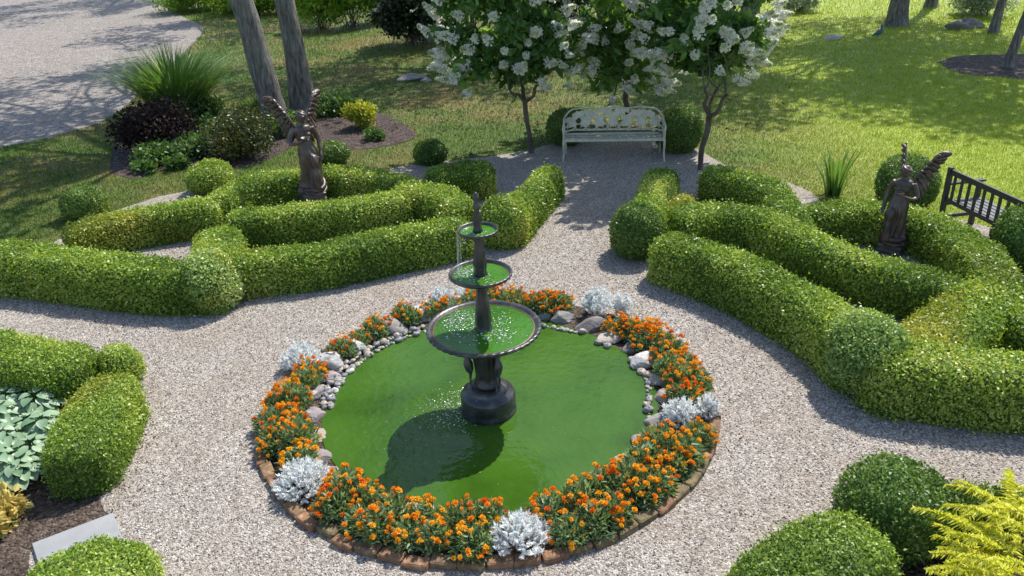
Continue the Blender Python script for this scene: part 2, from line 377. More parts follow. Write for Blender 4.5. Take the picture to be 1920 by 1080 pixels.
def inpoly(P, poly):
    x, y = P[:, 0], P[:, 1]; c = np.zeros(len(P), bool); n = len(poly)
    for i in range(n):
        x1, y1 = poly[i][:2]; x2, y2 = poly[(i + 1) % n][:2]
        if y1 != y2: c ^= ((y1 > y) != (y2 > y)) & (x < (x2 - x1) * (y - y1) / (y2 - y1) + x1)
    return c
def sheet(name, poly, z, mat, sm=True, n=140):
    """flat ground sheet of any outline, laid as one polygon"""
    P = np.asarray(poly)[:, :2]
    if sm: P = smoothpath(np.vstack([P, P[:1]]), n)[:-1]
    me = bpy.data.meshes.new(name); me.from_pydata([(a, b, z) for a, b in P], [], [list(range(len(P)))]); me.materials.append(mat)
    if me.polygons[0].normal.z < 0: me.flip_normals()
    o = bpy.data.objects.new(name, me); COL.objects.link(o); struct(o); return P
def tint_field(P, seed): return np.clip(.5 + wob(P, seed, 4, .28) + wob(P, seed + 5, 14, .12), .05, .95)

# ------------------------------------------------------------------ the ground
S = 160
me = bpy.data.meshes.new('lawn'); me.from_pydata([(-S, -20, 0), (S, -20, 0), (S, 220, 0), (-S, 220, 0)], [], [(0, 1, 2, 3)]); me.materials.append(LAWN)
lw = bpy.data.objects.new('lawn', me); COL.objects.link(lw); struct(lw)
gp = GP([(-260, 520), (60, 480), (150, 425), (215, 396), (300, 368), (400, 350), (520, 330), (640, 322), (720, 318), (800, 305), (860, 300), (930, 292), (990, 283), (1060, 262), (1160, 250), (1270, 258),
         (1325, 290), (1400, 333), (1480, 343), (1520, 360), (1545, 384), (1650, 392), (1760, 402), (1850, 425), (1960, 460), (2300, 520)])
gpoly = np.vstack([gp, [[9, 0, 0], [-9, 0, 0]]])
GPOLY = sheet('gravel', gpoly, .004, GRAV, False)
DPOLY = sheet('gravel_drive', np.vstack([GP([(200, -12), (290, 8), (345, 33), (380, 52), (366, 78), (310, 130), (262, 175), (215, 215), (150, 245), (60, 265), (-40, 285), (-300, 330), (-900, 380)]), [[-60, 20, 0], [-60, 60, 0]], [[-33, 56, 0]]]), .004, DRIVE)
BEDL = sheet('mulch_bed_by_drive', GP([(205, 325), (215, 270), (250, 225), (330, 205), (430, 205), (520, 215), (600, 190), (640, 190), (650, 230), (560, 270), (490, 305), (420, 318), (330, 312), (260, 335)]), .004, MULCH)
BEDY = sheet('mulch_bed_of_golden_shrub', GP([(600, 275), (590, 235), (640, 190), (720, 215), (780, 250), (740, 272), (650, 282)]), .006, MULCH)
BEDR = sheet('mulch_island', GP([(1755, 118), (1800, 105), (1900, 102), (2060, 100), (2060, 165), (1900, 148), (1800, 138)]), .004, MULCH)
BEDB = sheet('mulch_bed_by_hostas', GP([(-200, 690), (90, 700), (190, 760), (190, 940), (215, 975), (60, 1030), (60, 1200), (-300, 1200)]), .008, SOIL)
BEDC = sheet('mulch_bed_by_sumac', GP([(1700, 960), (1800, 930), (2000, 930), (2200, 1200), (1700, 1200), (1690, 1080)]), .008, MULCH)

PC = np.array([-.28, 6.58]); PR = 1.60            # pond centre and radius
th = np.arange(96) * 2 * pi / 96
def disc(name, r, z, mat, wobv=0):
    rr = r + wobv * (np.sin(3 * th + 1) + np.sin(5 * th + 2.2)) / 2
    return sheet(name, np.stack([PC[0] + rr * np.cos(th), PC[1] + rr * np.sin(th)], 1), z, mat, False)
disc('flower_bed_soil', 2.14, .012, SOIL)
splash_z[0] = .02
WATERM = watermat('green_pond_water', (.042, .108, .010), [(PC[0] - .28, PC[1] - .12, .52)])
disc('pond_water', PR + .03, .02, WATERM, .025)

def ringpt(deg, r): return np.array([PC[0] + r * cos(radians(deg)), PC[1] + r * sin(radians(deg)), 0])

# loose gravel stones lying on the courtyard
n = 60000
P = np.stack([rng.uniform(-5.5, 6.5, n), rng.uniform(3.2, 11.5, n) ** 1., np.zeros(n)], 1)
keep = inpoly(P, GPOLY) & (np.hypot(P[:, 0] - PC[0], P[:, 1] - PC[1]) > 2.24) & ~inpoly(P, BEDB) & ~inpoly(P, BEDC)
P = P[keep]; n = len(P)
sz = rng.uniform(.006, .013, n)[:, None, None]; ax = rng.normal(size=(n, 3, 3)); ax, _ = np.linalg.qr(ax)
oc = np.array([[1, 0, 0], [0, .75, 0], [0, 0, .55], [-1, 0, 0], [0, -.75, 0], [0, 0, -.55]])
V = np.einsum('kj,njl->nkl', oc, ax) * sz + P[:, None, :] + np.array([0, 0, .008])
of = np.array([[0, 1, 2], [1, 3, 2], [3, 4, 2], [4, 0, 2], [1, 0, 5], [3, 1, 5], [4, 3, 5], [0, 4, 5]])
mb = MB(); mb.add(V.reshape(-1, 3), [(np.arange(n)[:, None, None] * 6 + of).reshape(-1, 3)], 0, np.repeat(rng.random(n), 6), False)
struct(obj('loose_gravel', mb, STONEL), 'stuff')

# lawn grass
def lawn_grass():
    mb = MB(); r = np.random.default_rng(3)
    px = r.uniform(-400, 2400, 580000); py = r.uniform(-10, 520, 580000)
    d = FW[None] * F_PX + RT[None] * (px - 960)[:, None] - UP[None] * (py - 540)[:, None]
    P = CP + d * (-CAM_H / d[:, 2])[:, None]
    P = P[(P[:, 1] < 42)]
    bad = np.zeros(len(P), bool)
    for q in (GPOLY, DPOLY, BEDL, BEDY, BEDR): bad |= inpoly(P, q)
    P = P[~bad]; n = len(P); dist = np.linalg.norm(P - CP, axis=1)
    h = (r.uniform(.03, .065, n) * np.clip(dist / 16, .8, 1.8))[:, None]; wd = (.004 * np.clip(dist / 10, 1, 4))[:, None]
    a = r.random(n) * 6.28; s = np.stack([np.cos(a), np.sin(a), 0 * a], 1); ln = r.normal(size=(n, 3)) * .5; ln[:, 2] = 1
    V = np.stack([P - s * wd, P + s * wd, P + unit(ln) * h], 1)
    mb.add(V.reshape(-1, 3), [np.arange(3 * n).reshape(-1, 3)], 0, np.repeat(r.random(n), 3), False)
    struct(obj('lawn_grass', mb, LBLADE), 'stuff')
lawn_grass()

# ------------------------------------------------------------------ clipped hedges
def ring_z(nphi, p=5.5):
    ph = np.linspace(-.12, pi + .12, nphi); c, s = np.cos(ph), np.sin(ph)
    return np.sign(c) * np.abs(c) ** (2 / p), np.sign(s) * np.abs(s) ** (2 / p)
hseed = [100]; HPATH = []
def hedge(label, px, wd=.58, h=.52, leaf=.036, dens=4200, mats=None, name='hedge', yellow=0., group=None, ends=(1, 1)):
    """clipped run of boxwood: px = photo pixels along the middle of its flat top"""
    ends = (1, 1); wd -= .05
    hseed[0] += 7; sd = hseed[0]
    path = np.array([G(a, b, h) for a, b in px])[:, :2]; wd -= .05; L0 = np.linalg.norm(np.diff(path, axis=0), axis=1).sum()
    n = max(14, int(L0 / .07)); C = smoothpath(path, n); T = unit(np.gradient(C, axis=0)); Nn = np.stack([T[:, 1], -T[:, 0]], 1)
    s = np.concatenate([[0], np.cumsum(np.linalg.norm(np.diff(C, axis=0), axis=1))]); e = wd * .5
    def sc(d): q = np.clip(d / e, 0, 1); return (1 - (1 - q) ** 2.6) ** (1 / 2.6)
    k = (sc(s) if ends[0] else np.ones(n)) * (sc(s[-1] - s) if ends[1] else np.ones(n)); k = np.maximum(k, .004)
    cx, cz = ring_z(22); m = len(cx)
    hv = h * (1 + .02 * np.sin(s * 2.3 + sd)) * (.72 + .28 * k)
    V = np.zeros((n, m, 3)); V[:, :, :2] = C[:, None] + Nn[:, None] * (wd / 2 * k)[:, None, None] * cx[None, :, None]
    V[:, :, 2] = np.maximum(hv[:, None] * cz[None], -.02); V = V.reshape(-1, 3)
    cen = np.repeat(np.concatenate([C, np.full((n, 1), h * .5)], 1), m, 0); out = unit(V - cen)
    V = V + out * (wob(V, sd, 4.5, .017) + wob(V, sd + 1, 14, .012))[:, None]
    F = gridfaces(n, m); mb = MB()
    mb.add(V - out * .03, F, 0)
    PP, NN = sample(V, F, dens, sd); keep = PP[:, 2] > .01; PP, NN = PP[keep], NN[keep]
    if (NN[:, 2].mean() < 0): NN = -NN
    PP = PP + NN * (rng.random((len(PP), 1)) < .03) * rng.uniform(.02, .07, (len(PP), 1))
    PP = PP + NN * np.abs(rng.normal(size=(len(PP), 1))) * .022 - .006
    tf = tint_field(PP, sd)
    ysel = (wob(PP, sd + 9, 3.2, .5) + .12 * rng.normal(size=len(PP))) > (.55 - yellow)
    leaves(mb, PP[~ysel], NN[~ysel] * .4, leaf, leaf * .62, 1, sd, tf[~ysel], nrm=NN[~ysel])
    if ysel.any(): leaves(mb, PP[ysel], NN[ysel] * .4, leaf, leaf * .62, 2, sd + 1, tf[ysel], nrm=NN[ysel])
    HPATH.append((C, Nn, wd))
    c0 = np.array([C[n // 2][0], C[n // 2][1], 0])
    return tag(obj(name, mb, [TWIG, (mats or BOX), BOXY], None, c0), label, 'hedge', group)
def ball(label, px, py, r, h, leaf=.034, dens=4500, mat=None, name='boxwood_ball', cat='clipped shrub', group=None, p=2.3, yellow=-.1, flat=.0):
    """clipped ball or bun of boxwood standing at a photo pixel on the ground"""
    hseed[0] += 7; sd = hseed[0]; c = G(px, py)
    nu, nv = 20, 34; u = np.linspace(0.02, pi * .86, nu); v = np.arange(nv) * 2 * pi / nv
    U, W = np.meshgrid(u, v, indexing='ij'); e = 2 / p
    rr = np.abs(np.sin(U)) ** e * r; zz = h * .5 + np.sign(np.cos(U)) * np.abs(np.cos(U)) ** e * h * .5
    V = np.stack([rr * np.cos(W), rr * np.sin(W), zz], -1).reshape(-1, 3) ; out = unit(V - np.array([0, 0, h * .45]))
    V = V + out * (wob(V, sd, 5.5, .032) + wob(V, sd + 1, 15, .018))[:, None]; V[:, 2] = np.maximum(V[:, 2], -.01)
    F = gridfaces(nu, nv, False, True); mb = MB()
    k = nu * nv; mb.add(np.vstack([V - out * .03, [[0, 0, h - .04]]]), [F, fan(np.arange(nv), k)], 0)
    PP, NN = sample(V, F, dens, sd); NN = NN * np.sign((NN * unit(PP - np.array([0, 0, h * .45]))).sum(1, keepdims=True)); PP = PP + NN * np.abs(rng.normal(size=(len(PP), 1))) * .022 - .006
    tf = tint_field(PP, sd); ysel = (wob(PP, sd + 9, 4, .5) + .12 * rng.normal(size=len(PP))) > (.55 - yellow)
    leaves(mb, PP[~ysel], NN[~ysel] * .4, leaf, leaf * .62, 1, sd, tf[~ysel], nrm=NN[~ysel])
    if ysel.any(): leaves(mb, PP[ysel], NN[ysel] * .4, leaf, leaf * .62, 2, sd + 1, tf[ysel], nrm=NN[ysel])
    mb.v = [(a + c, b) for a, b in mb.v]
    return tag(obj(name, mb, [TWIG, mat or BOX, BOXY], None, c), label, cat, group)

# parterre on the side of the drive
hedge('long front hedge running from the frame edge to the corner ball, beside the lawn', [(-70, 466), (50, 470), (120, 477), (200, 487), (300, 497), (385, 497), (425, 494)], .64, .55, ends=(1, 0))
ball('clipped boxwood ball where two front hedges meet on the drive side of the fountain', 410, 572, .315, .7, mat=BOXB, p=2.2)
hedge('clipped hedge rising from the corner ball to the ball behind the fountain', [(400, 490), (500, 474), (600, 462), (700, 443), (790, 426), (880, 408)], .54, .51, yellow=.05, ends=(0, 0))
ball('boxwood ball directly behind the fountain at the mouth of the gravel walk', 945, 455, .32, .68)
hedge('short clipped hedge along the drive side of the gravel walk to the white bench', [(945, 405), (985, 362), (1010, 335), (1036, 307)], .52, .5, ends=(0, 1))
hedge('stubby sunlit hedge spur running back from the corner ball', [(408, 490), (405, 460), (408, 422)], .72, .5, yellow=.2, ends=(0, 1))
hedge('shaded tapering hedge lying along the lawn edge in front of the small dark shrub', [(116, 430), (200, 408), (300, 389), (410, 377)], .56, .5, ends=(1, 0))
hedge('clipped hedge curving in front of the statue nearer the oak trunks', [(425, 398), (520, 393), (620, 383), (700, 370), (770, 357)], .56, .5, ends=(0, 0))
hedge('end of the curving hedge that swings round towards the ball behind the fountain', [(735, 350), (790, 352), (835, 365), (868, 386)], .62, .48, ends=(0, 1))
hedge('arc of hedge wrapping behind the statue nearer the oak trunks', [(402, 374), (445, 347), (510, 326), (580, 317), (650, 317), (710, 324), (755, 338), (785, 350)], .54, .5)
hedge('short low hedge block between the statue arc and the gravel walk', [(800, 326), (860, 312), (925, 309)], .62, .5)
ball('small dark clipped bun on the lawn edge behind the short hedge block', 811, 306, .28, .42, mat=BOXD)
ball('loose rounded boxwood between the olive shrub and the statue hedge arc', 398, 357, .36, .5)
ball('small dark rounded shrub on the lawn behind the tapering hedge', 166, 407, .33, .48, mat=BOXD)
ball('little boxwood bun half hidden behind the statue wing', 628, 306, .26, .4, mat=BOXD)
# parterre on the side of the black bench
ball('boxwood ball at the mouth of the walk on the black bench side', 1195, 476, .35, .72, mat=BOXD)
hedge('clipped hedge along the black bench side of the gravel walk', [(1205, 412), (1226, 368), (1236, 338), (1246, 310)], .6, .5, ends=(0, 1), yellow=.05)
hedge('long broad sunlit hedge sweeping from the walk down to the big corner ball', [(1232, 438), (1330, 467), (1420, 501), (1510, 546), (1590, 598), (1650, 648)], .66, .55, yellow=.1, ends=(1, 0))
ball('big corner boxwood ball of the front hedge on the black bench side', 1622, 728, .385, .76, leaf=.032, dens=5500, mat=BOXB, p=2.2)
hedge('front hedge running from the big corner ball out past the frame edge', [(1620, 645), (1750, 662), (1850, 672), (1990, 682), (2250, 705)], .7, .58, leaf=.032, dens=5000, yellow=.1, ends=(0, 1))
hedge('broad hedge spur climbing from the front hedge to the arc of the far statue', [(1720, 655), (1785, 598), (1835, 560), (1880, 528)], .82, .52, yellow=.25, ends=(0, 0))
hedge('middle hedge with a yellowing end passing in front of the statue by the black bench', [(1262, 402), (1340, 388), (1420, 397), (1485, 426), (1565, 461), (1645, 487), (1715, 509), (1785, 530), (1850, 545)], .53, .52, yellow=.08, ends=(1, 0))
ball('bronze yellow clipped boxwood tip at the end of the middle hedge', 1280, 438, .26, .46, yellow=.9)
hedge('shaded hedge curling from the bench tree towards the middle hedge', [(1320, 312), (1390, 326), (1448, 350), (1484, 400), (1500, 440)], .58, .5, ends=(1, 0), yellow=.05)
hedge('arc of hedge wrapping round the statue by the black bench', [(1512, 392), (1590, 382), (1670, 388), (1740, 404), (1800, 434), (1850, 474), (1880, 520), (1872, 560)], .6, .5)
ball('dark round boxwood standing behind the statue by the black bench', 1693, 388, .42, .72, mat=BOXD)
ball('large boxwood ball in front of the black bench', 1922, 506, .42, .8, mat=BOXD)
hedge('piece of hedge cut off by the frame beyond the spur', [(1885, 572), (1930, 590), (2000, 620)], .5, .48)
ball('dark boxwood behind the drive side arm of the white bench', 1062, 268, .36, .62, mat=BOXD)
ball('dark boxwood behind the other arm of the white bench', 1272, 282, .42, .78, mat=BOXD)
# foreground
hedge('clipped hedge above the hostas running off the frame', [(-130, 628), (0, 645), (90, 658), (150, 672)], .72, .5, leaf=.028, dens=6500)
hedge('block of sunlit hedge beside the hostas and the gravel', [(218, 690), (188, 735), (150, 805), (132, 850)], .6, .48, leaf=.026, dens=7500, yellow=.1)
ball('small knob of boxwood at the head of the hosta hedge block', 236, 716, .16, .4, leaf=.026, dens=7500)
ball('domed boxwood beside the grey paving slab', 178, 1162, .43, .5, leaf=.026, dens=7000)
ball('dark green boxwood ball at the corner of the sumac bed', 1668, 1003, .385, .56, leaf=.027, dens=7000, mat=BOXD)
hedge('broad domed hedge in front of the dark ball at the frame bottom', [(1660, 985), (1590, 1005), (1500, 1055), (1420, 1115)], .74, .5, leaf=.026, dens=7500, yellow=.05)
hedge('narrow hedge running from the dark ball behind the golden sumac', [(1765, 935), (1840, 930), (1930, 940), (2050, 960)], .5, .45, leaf=.028, dens=6500)

# ------------------------------------------------------------------ fountain
FB = G(917, 770)
ft = thing('tiered_fountain', 'black three tiered fountain standing in the green pond', 'fountain', (FB[0], FB[1], 0))
mb = MB()
lathe(mb, [(0, -.05), (.265, -.05), (.268, .06), (.255, .085), (.262, .10), (.262, .20), (.245, .235), (.20, .245), (.195, .27), (.18, .295), (.10, .30), (0, .30)], n=56)
obj('plinth', mb, IRON, ft)
mb = MB()
lathe(mb, [(.09, .295), (.125, .31), (.13, .335), (.105, .36), (.098, .42), (.108, .55), (.128, .70), (.14, .78), (.12, .80), (.10, .84), (.0, .84)], n=64, flute=(3, 7, 8, .08))
for k in range(4):
    a = k * pi / 2 + .55; d = np.array([cos(a), sin(a), 0]); e = np.array([-sin(a), cos(a), 0])
    for q in (-.5, .5):
        leaves(mb, np.array([d * .11 + e * q * .06 + [0, 0, .62]]), np.array([[d[0] * .4, d[1] * .4, .9]]), .17, .09, 0, 3, fold=.2, spread=0)
obj('pedestal', mb, IRON, ft)
for k in range(3):                              # slim wading birds standing round the pedestal
    a = radians(192 + 120 * k); d = np.array([cos(a), sin(a), 0]); e = np.array([-sin(a), cos(a), 0]); z = np.array([0, 0, 1.]); mb = MB()
    for q in (-.022, .022):
        tube(mb, [d * .155 + e * q + z * .295, d * .158 + e * q + z * .40, d * .15 + e * q + z * .49], [.008, .008, .014], 6)
    pts = smoothpath([d * .15 + z * .45, d * .165 + z * .53, d * .172 + z * .61, d * .15 + z * .67, d * .165 + z * .73, d * .19 + z * .765, d * .155 + z * .79], 18)
    tube(mb, pts, np.interp(np.linspace(0, 1, 18), [0, .12, .3, .5, .7, .86, 1], [.014, .038, .046, .026, .018, .024, .006]), 9)
    tube(mb, [d * .185 + z * .765, d * .20 + z * .70, d * .205 + z * .665], [.012, .007, .002], 6)
    obj('heron_figure', mb, IRON, ft)
def basin(name, zr, r, depth, stem, nb, drops):
    mb = MB()
    prof = [(stem, zr - depth), (r * .35, zr - depth * .93), (r * .65, zr - depth * .70), (r * .86, zr - depth * .42), (r * .93, zr - depth * .2), (r * .965, zr - .022), (r * 1.0, zr - .014), (r * 1.0, zr + .004), (r * .965, zr + .012), (r * .92, zr + .002), (r * .88, zr - .02), (r * .80, zr - depth * .3), (r * .4, zr - depth * .6), (0.001, zr - depth * .62)]
    V0 = len(mb.v); lathe(mb, prof, n=nb * 6, flute=(5, 8, nb, .009))
    o = obj(name, mb, IRON, ft)
    mb = MB(); zz = zr - .016; rr = r * .895; t2 = np.arange(64) * 2 * pi / 64
    V = np.vstack([np.stack([rr * np.cos(t2), rr * np.sin(t2), np.full(64, zz)], 1), [[0, 0, zz]]]); mb.add(V, [fan(np.arange(64), 64)])
    splash_z[0] = zz
    obj('basin_water', mb, watermat(name + '_green_water', (.045, .15, .012), [(FB[0] + a * r, FB[1] + b * r, c * r) for a, b, c in drops]), o)
    mb = MB(); lathe(mb, [(r * .89, zz + .001), (r * .865, zz + .0035)], n=64)
    obj('waterline', mb, IRONR, o)
basin('large_basin', .93, .527, .16, .11, 44, [(-.38, .28, .62), (.30, -.18, .40), (.3, .25, .4)])
basin('middle_basin', 1.475, .282, .10, .06, 30, [(-.42, .25, .75), (.2, -.35, .5)])
basin('top_basin', 1.885, .176, .07, .045, 22, [(.0, .2, .6)])
mb = MB(); lathe(mb, [(0, .86), (.085, .87), (.09, .90), (.07, .925), (.074, .98), (.066, 1.1), (.052, 1.25), (.044, 1.33), (.055, 1.36), (.05, 1.385), (.0, 1.385)], n=40, flute=(2, 7, 8, .05)); obj('lower_column', mb, IRON, ft)
mb = MB(); lathe(mb, [(0, 1.42), (.06, 1.425), (.062, 1.46), (.05, 1.50), (.058, 1.56), (.046, 1.66), (.036, 1.76), (.05, 1.80), (.04, 1.825), (0, 1.825)], n=40, flute=(2, 7, 6, .08)); obj('upper_column', mb, IRON, ft)
mb = MB(); lathe(mb, [(0, 1.84), (.04, 1.85), (.042, 1.885), (.03, 1.91), (.036, 1.97), (.03, 2.03), (.02, 2.06), (.03, 2.085), (.028, 2.12), (.016, 2.14), (.03, 2.17), (.026, 2.2), (.01, 2.225), (0, 2.23)], n=28, flute=(3, 6, 6, .12)); obj('finial', mb, IRON, ft)
# water dripping from tier to tier
m, t, b, o = newmat('water_drop'); b.inputs['Base Color'].default_value = (.9, .95, .95, 1); b.inputs['Roughness'].default_value = .05; b.inputs['Transmission Weight'].default_value = .35; b.inputs['IOR'].default_value = 1.33
DROPM = m
r = np.random.default_rng(5); mb = MB(); Q = []
for z1, z0, r1, n in ((1.88, 1.47, .178, 70), (1.47, .92, .286, 70), (.92, .03, .535, 45)):
    a = radians(180) + r.normal(size=n) * .7; k = r.random(n); rr = r1 + .02 * k + .006 * r.normal(size=n)
    a = np.round(a / .12) * .12 + .01 * r.normal(size=n)
    Q.append(np.stack([rr * np.cos(a), rr * np.sin(a), z1 + (z0 - z1) * k], 1))
for (cx, cy, z, sx, n) in ((-.33, -.05, .03, .17, 160), (-.18, .14, .925, .13, 70), (.14, -.09, .925, .08, 35), (-.1, .05, 1.47, .06, 40)):
    Q.append(np.stack([cx + sx * r.normal(size=n), cy + sx * .8 * r.normal(size=n), z + np.abs(r.normal(size=n)) * .012], 1))
Q = np.vstack(Q); n = len(Q); s = r.uniform(.002, .005, n)[:, None, None]
V = np.einsum('kj,njl->nkl', oc * [1, 1, 2.4], np.broadcast_to(np.eye(3), (n, 3, 3))) * s + Q[:, None]
mb.add(V.reshape(-1, 3), [(np.arange(n)[:, None, None] * 6 + of).reshape(-1, 3)])
for z1, z0, r1, n_ in ((1.885, 1.47, .18, 9), (1.475, .925, .288, 10)):
    for k in range(n_):
        a = radians(180) + (k - n_ / 2) * .13 + .03 * r.normal(); tube(mb, [((r1 + .02 * f) * cos(a), (r1 + .02 * f) * sin(a), z1 + (z0 - z1) * f ** 1.4) for f in np.linspace(0, 1, 7)], a * 0 + .0007, 4)
o = obj('water_drops', mb, DROPM, ft); o['kind'] = 'stuff'
GLINT = plain('sun_glint', [(.72, .78, .70), (.85, .88, .84)], 40, .35, bmp=0)  # white flecks laid on the water in place of sun sparkles
mb = MB()
for (cx, cy, z, sx, sy, n, lo, hi) in ((-.36, -.02, .022, .15, .17, 230, .004, .011), (-.5, -.25, .022, .22, .2, 60, .003, .006), (-.20, .12, .917, .13, .12, 170, .004, .012), (.12, -.2, .917, .11, .09, 70, .004, .013), (.1, .12, .917, .1, .12, 40, .004, .012),
                                     (-.13, .05, 1.462, .055, .07, 90, .004, .010), (.05, -.08, 1.462, .07, .07, 26, .004, .010), (-.02, -.05, 1.872, .05, .05, 16, .004, .009), (-.6, -.6, .022, .5, .35, 40, .002, .005), (.5, -.4, .022, .5, .4, 20, .002, .004)):
    lim = {.917: .45, 1.462: .235, 1.872: .145}.get(z, 1.3)
    for _ in range(n):
        x, y = cx + sx * r.normal(), cy + sy * r.normal()
        if np.hypot(x, y) > lim or np.hypot(x, y) < {.917: .09, 1.462: .065, 1.872: .045}.get(z, .28): continue
        q = r.uniform(lo, hi); a_ = r.random() * 6; k_ = r.uniform(.45, 1)
        ellipsoid(mb, (x, y, z), (q, q * k_, q * .4), 5, 7, R=np.array([[cos(a_), -sin(a_), 0], [sin(a_), cos(a_), 0], [0, 0, 1]]))
o = obj('splash_glints', mb, GLINT, ft); o['kind'] = 'stuff'

# ------------------------------------------------------------------ pond stones
def rock_mesh(name, seed, mat, flat=1., angular=.0):
    r = np.random.default_rng(seed); mb = MB(); ellipsoid(mb, (0, 0, 0), (1, 1, 1), 16, 22); V = mb.v[0][0]; U = unit(V)
    d = 1 + wob(U, seed, 2.2, .16) + wob(U, seed + 1, 6, .05)
    for k in range(9 if angular else 3):
        nrm = unit(r.normal(size=3) + [0, 0, .35]); h = r.uniform(.62, .86); d = np.minimum(d, np.where(U @ nrm > .1, h / np.maximum(U @ nrm, .1), 9)) if angular or k < 2 else d
    V = U * d[:, None] * (1 + wob(U, seed + 2, 22, .012))[:, None]; mb.v[0] = (V, mb.v[0][1])
    mb.f = [(a, b, not angular) for a, b, c in mb.f]
    return mesh(name, mb, mat)
stones = [  # px, py, width px, depth ratio, height ratio, turn, angular, stone, label
    (727, 618, 72, .55, .42, -.55, 0, 'grey', 'long smooth grey boulder lying at the pond edge behind the large basin'),
    (785, 595, 68, .6, .35, -.5, 1, 'pale', 'pale jagged stone close behind the large basin rim'),
    (682, 637, 40, .8, .55, -.3, 0, 'dark', 'dark grey rounded stone between the long grey boulder and a whitish one'),
    (655, 658, 64, .6, .5, -.4, 1, 'white', 'whitish grey boulder with rough top beside the dark rounded stone'),
    (623, 686, 46, .85, .62, -.2, 0, 'white', 'roundest white stone beside the silver plant on the drive side'),
    (612, 713, 42, .8, .45, .5, 1, 'mauve', 'blotched mauve stone just below the round white stone'),
    (592, 742, 46, .8, .45, .9, 0, 'mauve', 'mauve stone with white lichen spots among orange flowers on the drive side'),
    (585, 782, 54, .75, .35, .1, 1, 'mauve', 'broad grey mauve slab on the drive side of the pond'),
    (578, 818, 58, .8, .28, .1, 1, 'tan', 'flat pinkish slab edging the water above the silver plant'),
    (606, 858, 40, .8, .4, -.7, 1, 'mauve', 'small purple grey stone by the front silver plant on the drive side'),
    (622, 892, 58, .6, .32, -.7, 1, 'mauve', 'pale mauve slab between the silver plant and the front marigolds'),
    (1024, 598, 24, .8, .8, 0, 0, 'grey', 'small grey stone touching the large basin rim on the bench side'),
    (1053, 602, 46, .7, .62, .1, 1, 'grey', 'light grey blocky stone behind the marigolds beyond the basin'),
    (1108, 618, 62, .5, .42, .25, 1, 'dark', 'dark flat faced stone under the silver plant beyond the basin'),
    (1152, 634, 66, .75, .3, .7, 1, 'tan', 'tan flat slab sloping to the water beside the dark flat faced stone'),
    (1185, 657, 34, .7, .5, .8, 0, 'dark', 'dim brown stone shaded by marigolds above the big white boulder'),
    (1207, 682, 60, .6, .55, .8, 1, 'white', 'big white rough boulder on the bench side of the pond'),
    (1238, 714, 44, .75, .55, .6, 1, 'tan', 'tan wedge of stone below the big white boulder'),
    (1246, 750, 36, .9, .8, 0, 1, 'tan', 'upright beige stone beside the stacked pebbles'),
    (1234, 797, 42, .9, .55, 0, 1, 'grey', 'squarish grey block beside the double silver plant'),
    (1214, 836, 50, .8, .45, -.4, 0, 'grey', 'smooth bluish grey stone below the squarish block'),
    (1180, 864, 44, .7, .4, -.5, 0, 'tan', 'cream rounded stone behind the front marigolds on the bench side'),
    (1122, 902, 56, .6, .35, -.5, 1, 'tan', 'low tan stone half covered by marigolds on the bench side front'),
    (1082, 924, 40, .7, .35, -.4, 1, 'mauve', 'small mauve stone at the front water edge on the bench side'),
    (1018, 946, 36, .7, .4, -.2, 1, 'grey', 'little grey stone behind the large front silver plant'),
    (905, 966, 40, .7, .3, 0, 1, 'mauve', 'low purplish stone just behind the middle front marigolds'),
    (770, 957, 44, .7, .35, .3, 1, 'mauve', 'low stone peeping behind front marigolds on the drive side')]
for i, (px, py, wpx, dr, hr, turn, ang, kind, lab) in enumerate(stones):
    c = G(px, py); dist = (c - CP) @ FW; R = wpx * dist / F_PX / 2 * 1.2
    me_ = rock_mesh('pond_stone', 40 + i, ROCK[kind], 1, ang)
    o = inst('pond_stone', me_, None, (c[0], c[1], R * hr * .42), (r.normal() * .08, r.normal() * .08, turn), (R, R * dr, R * hr))
    tag(o, lab, 'stone', 'stones round the pond')
pmesh = [rock_mesh('pebble', 90 + i, PEB[i]) for i in range(4)]
arcs = [(1, [(806, 622), (740, 645), (690, 672), (655, 700), (630, 735), (618, 770)], 46), (2, [(1020, 616), (1055, 622), (1090, 628)], 12), (2, [(1122, 646), (1140, 652)], 5),
        (2, [(1185, 680), (1208, 712), (1216, 745), (1219, 775), (1222, 800)], 24)]
for a, pts, n in arcs:
    path = smoothpath(GP(pts), n)
    for i, q in enumerate(path):
        for row in range(2 if a == 1 else 1):
            s = r.uniform(.02, .05) * r.choice([.7, 1, 1.15]); out = unit(np.array([q[0] - PC[0], q[1] - PC[1]]))
            dd = .0 if row == 0 else r.uniform(.05, .09)
            x, y = q[:2] + out * dd + r.normal(size=2) * .012
            if np.hypot(x - FB[0], y - FB[1]) < .3: continue
            o = inst('pebble', pmesh[int(r.choice(4, p=[.42, .28, .24, .06]))], None, (x, y, .02 + s * .3 + row * .015), (r.normal() * .2, r.normal() * .2, r.random() * 6), (s, s * r.uniform(.65, .9), s * r.uniform(.5, .75)))
            tag(o, 'small rounded pebble lying at the water line of the pond', 'pebble', 'pebbles along the water line')

# ------------------------------------------------------------------ brick edging
bm_ = []
for i in range(6):
    mb = MB(); box(mb, (0, 0, 0), (.2, .105, .085), bev=.012); V, T = mb.v[0]; mb.v[0] = (V + np.stack([wob(V, i, 20, .006), wob(V, i + 20, 20, .006), wob(V, i + 30, 20, .005)], 1), T)
    bm_.append(mesh('edging_brick', mb, BRICK[i % 3]))
step = 360 / 66
for k in range(66):
    a = k * step
    if 22 < a < 150: continue
    q = ringpt(a, 2.17 + .012 * random.gauss(0, 1))
    o = inst('edging_brick', random.choice(bm_), None, (q[0], q[1], .012 + .010 * random.random()), (random.gauss(0, .03), random.gauss(0, .05), radians(a + 90) + random.gauss(0, .03)))
    tag(o, 'old brick laid end to end in the ring round the flower bed', 'brick', 'bricks edging the flower bed')

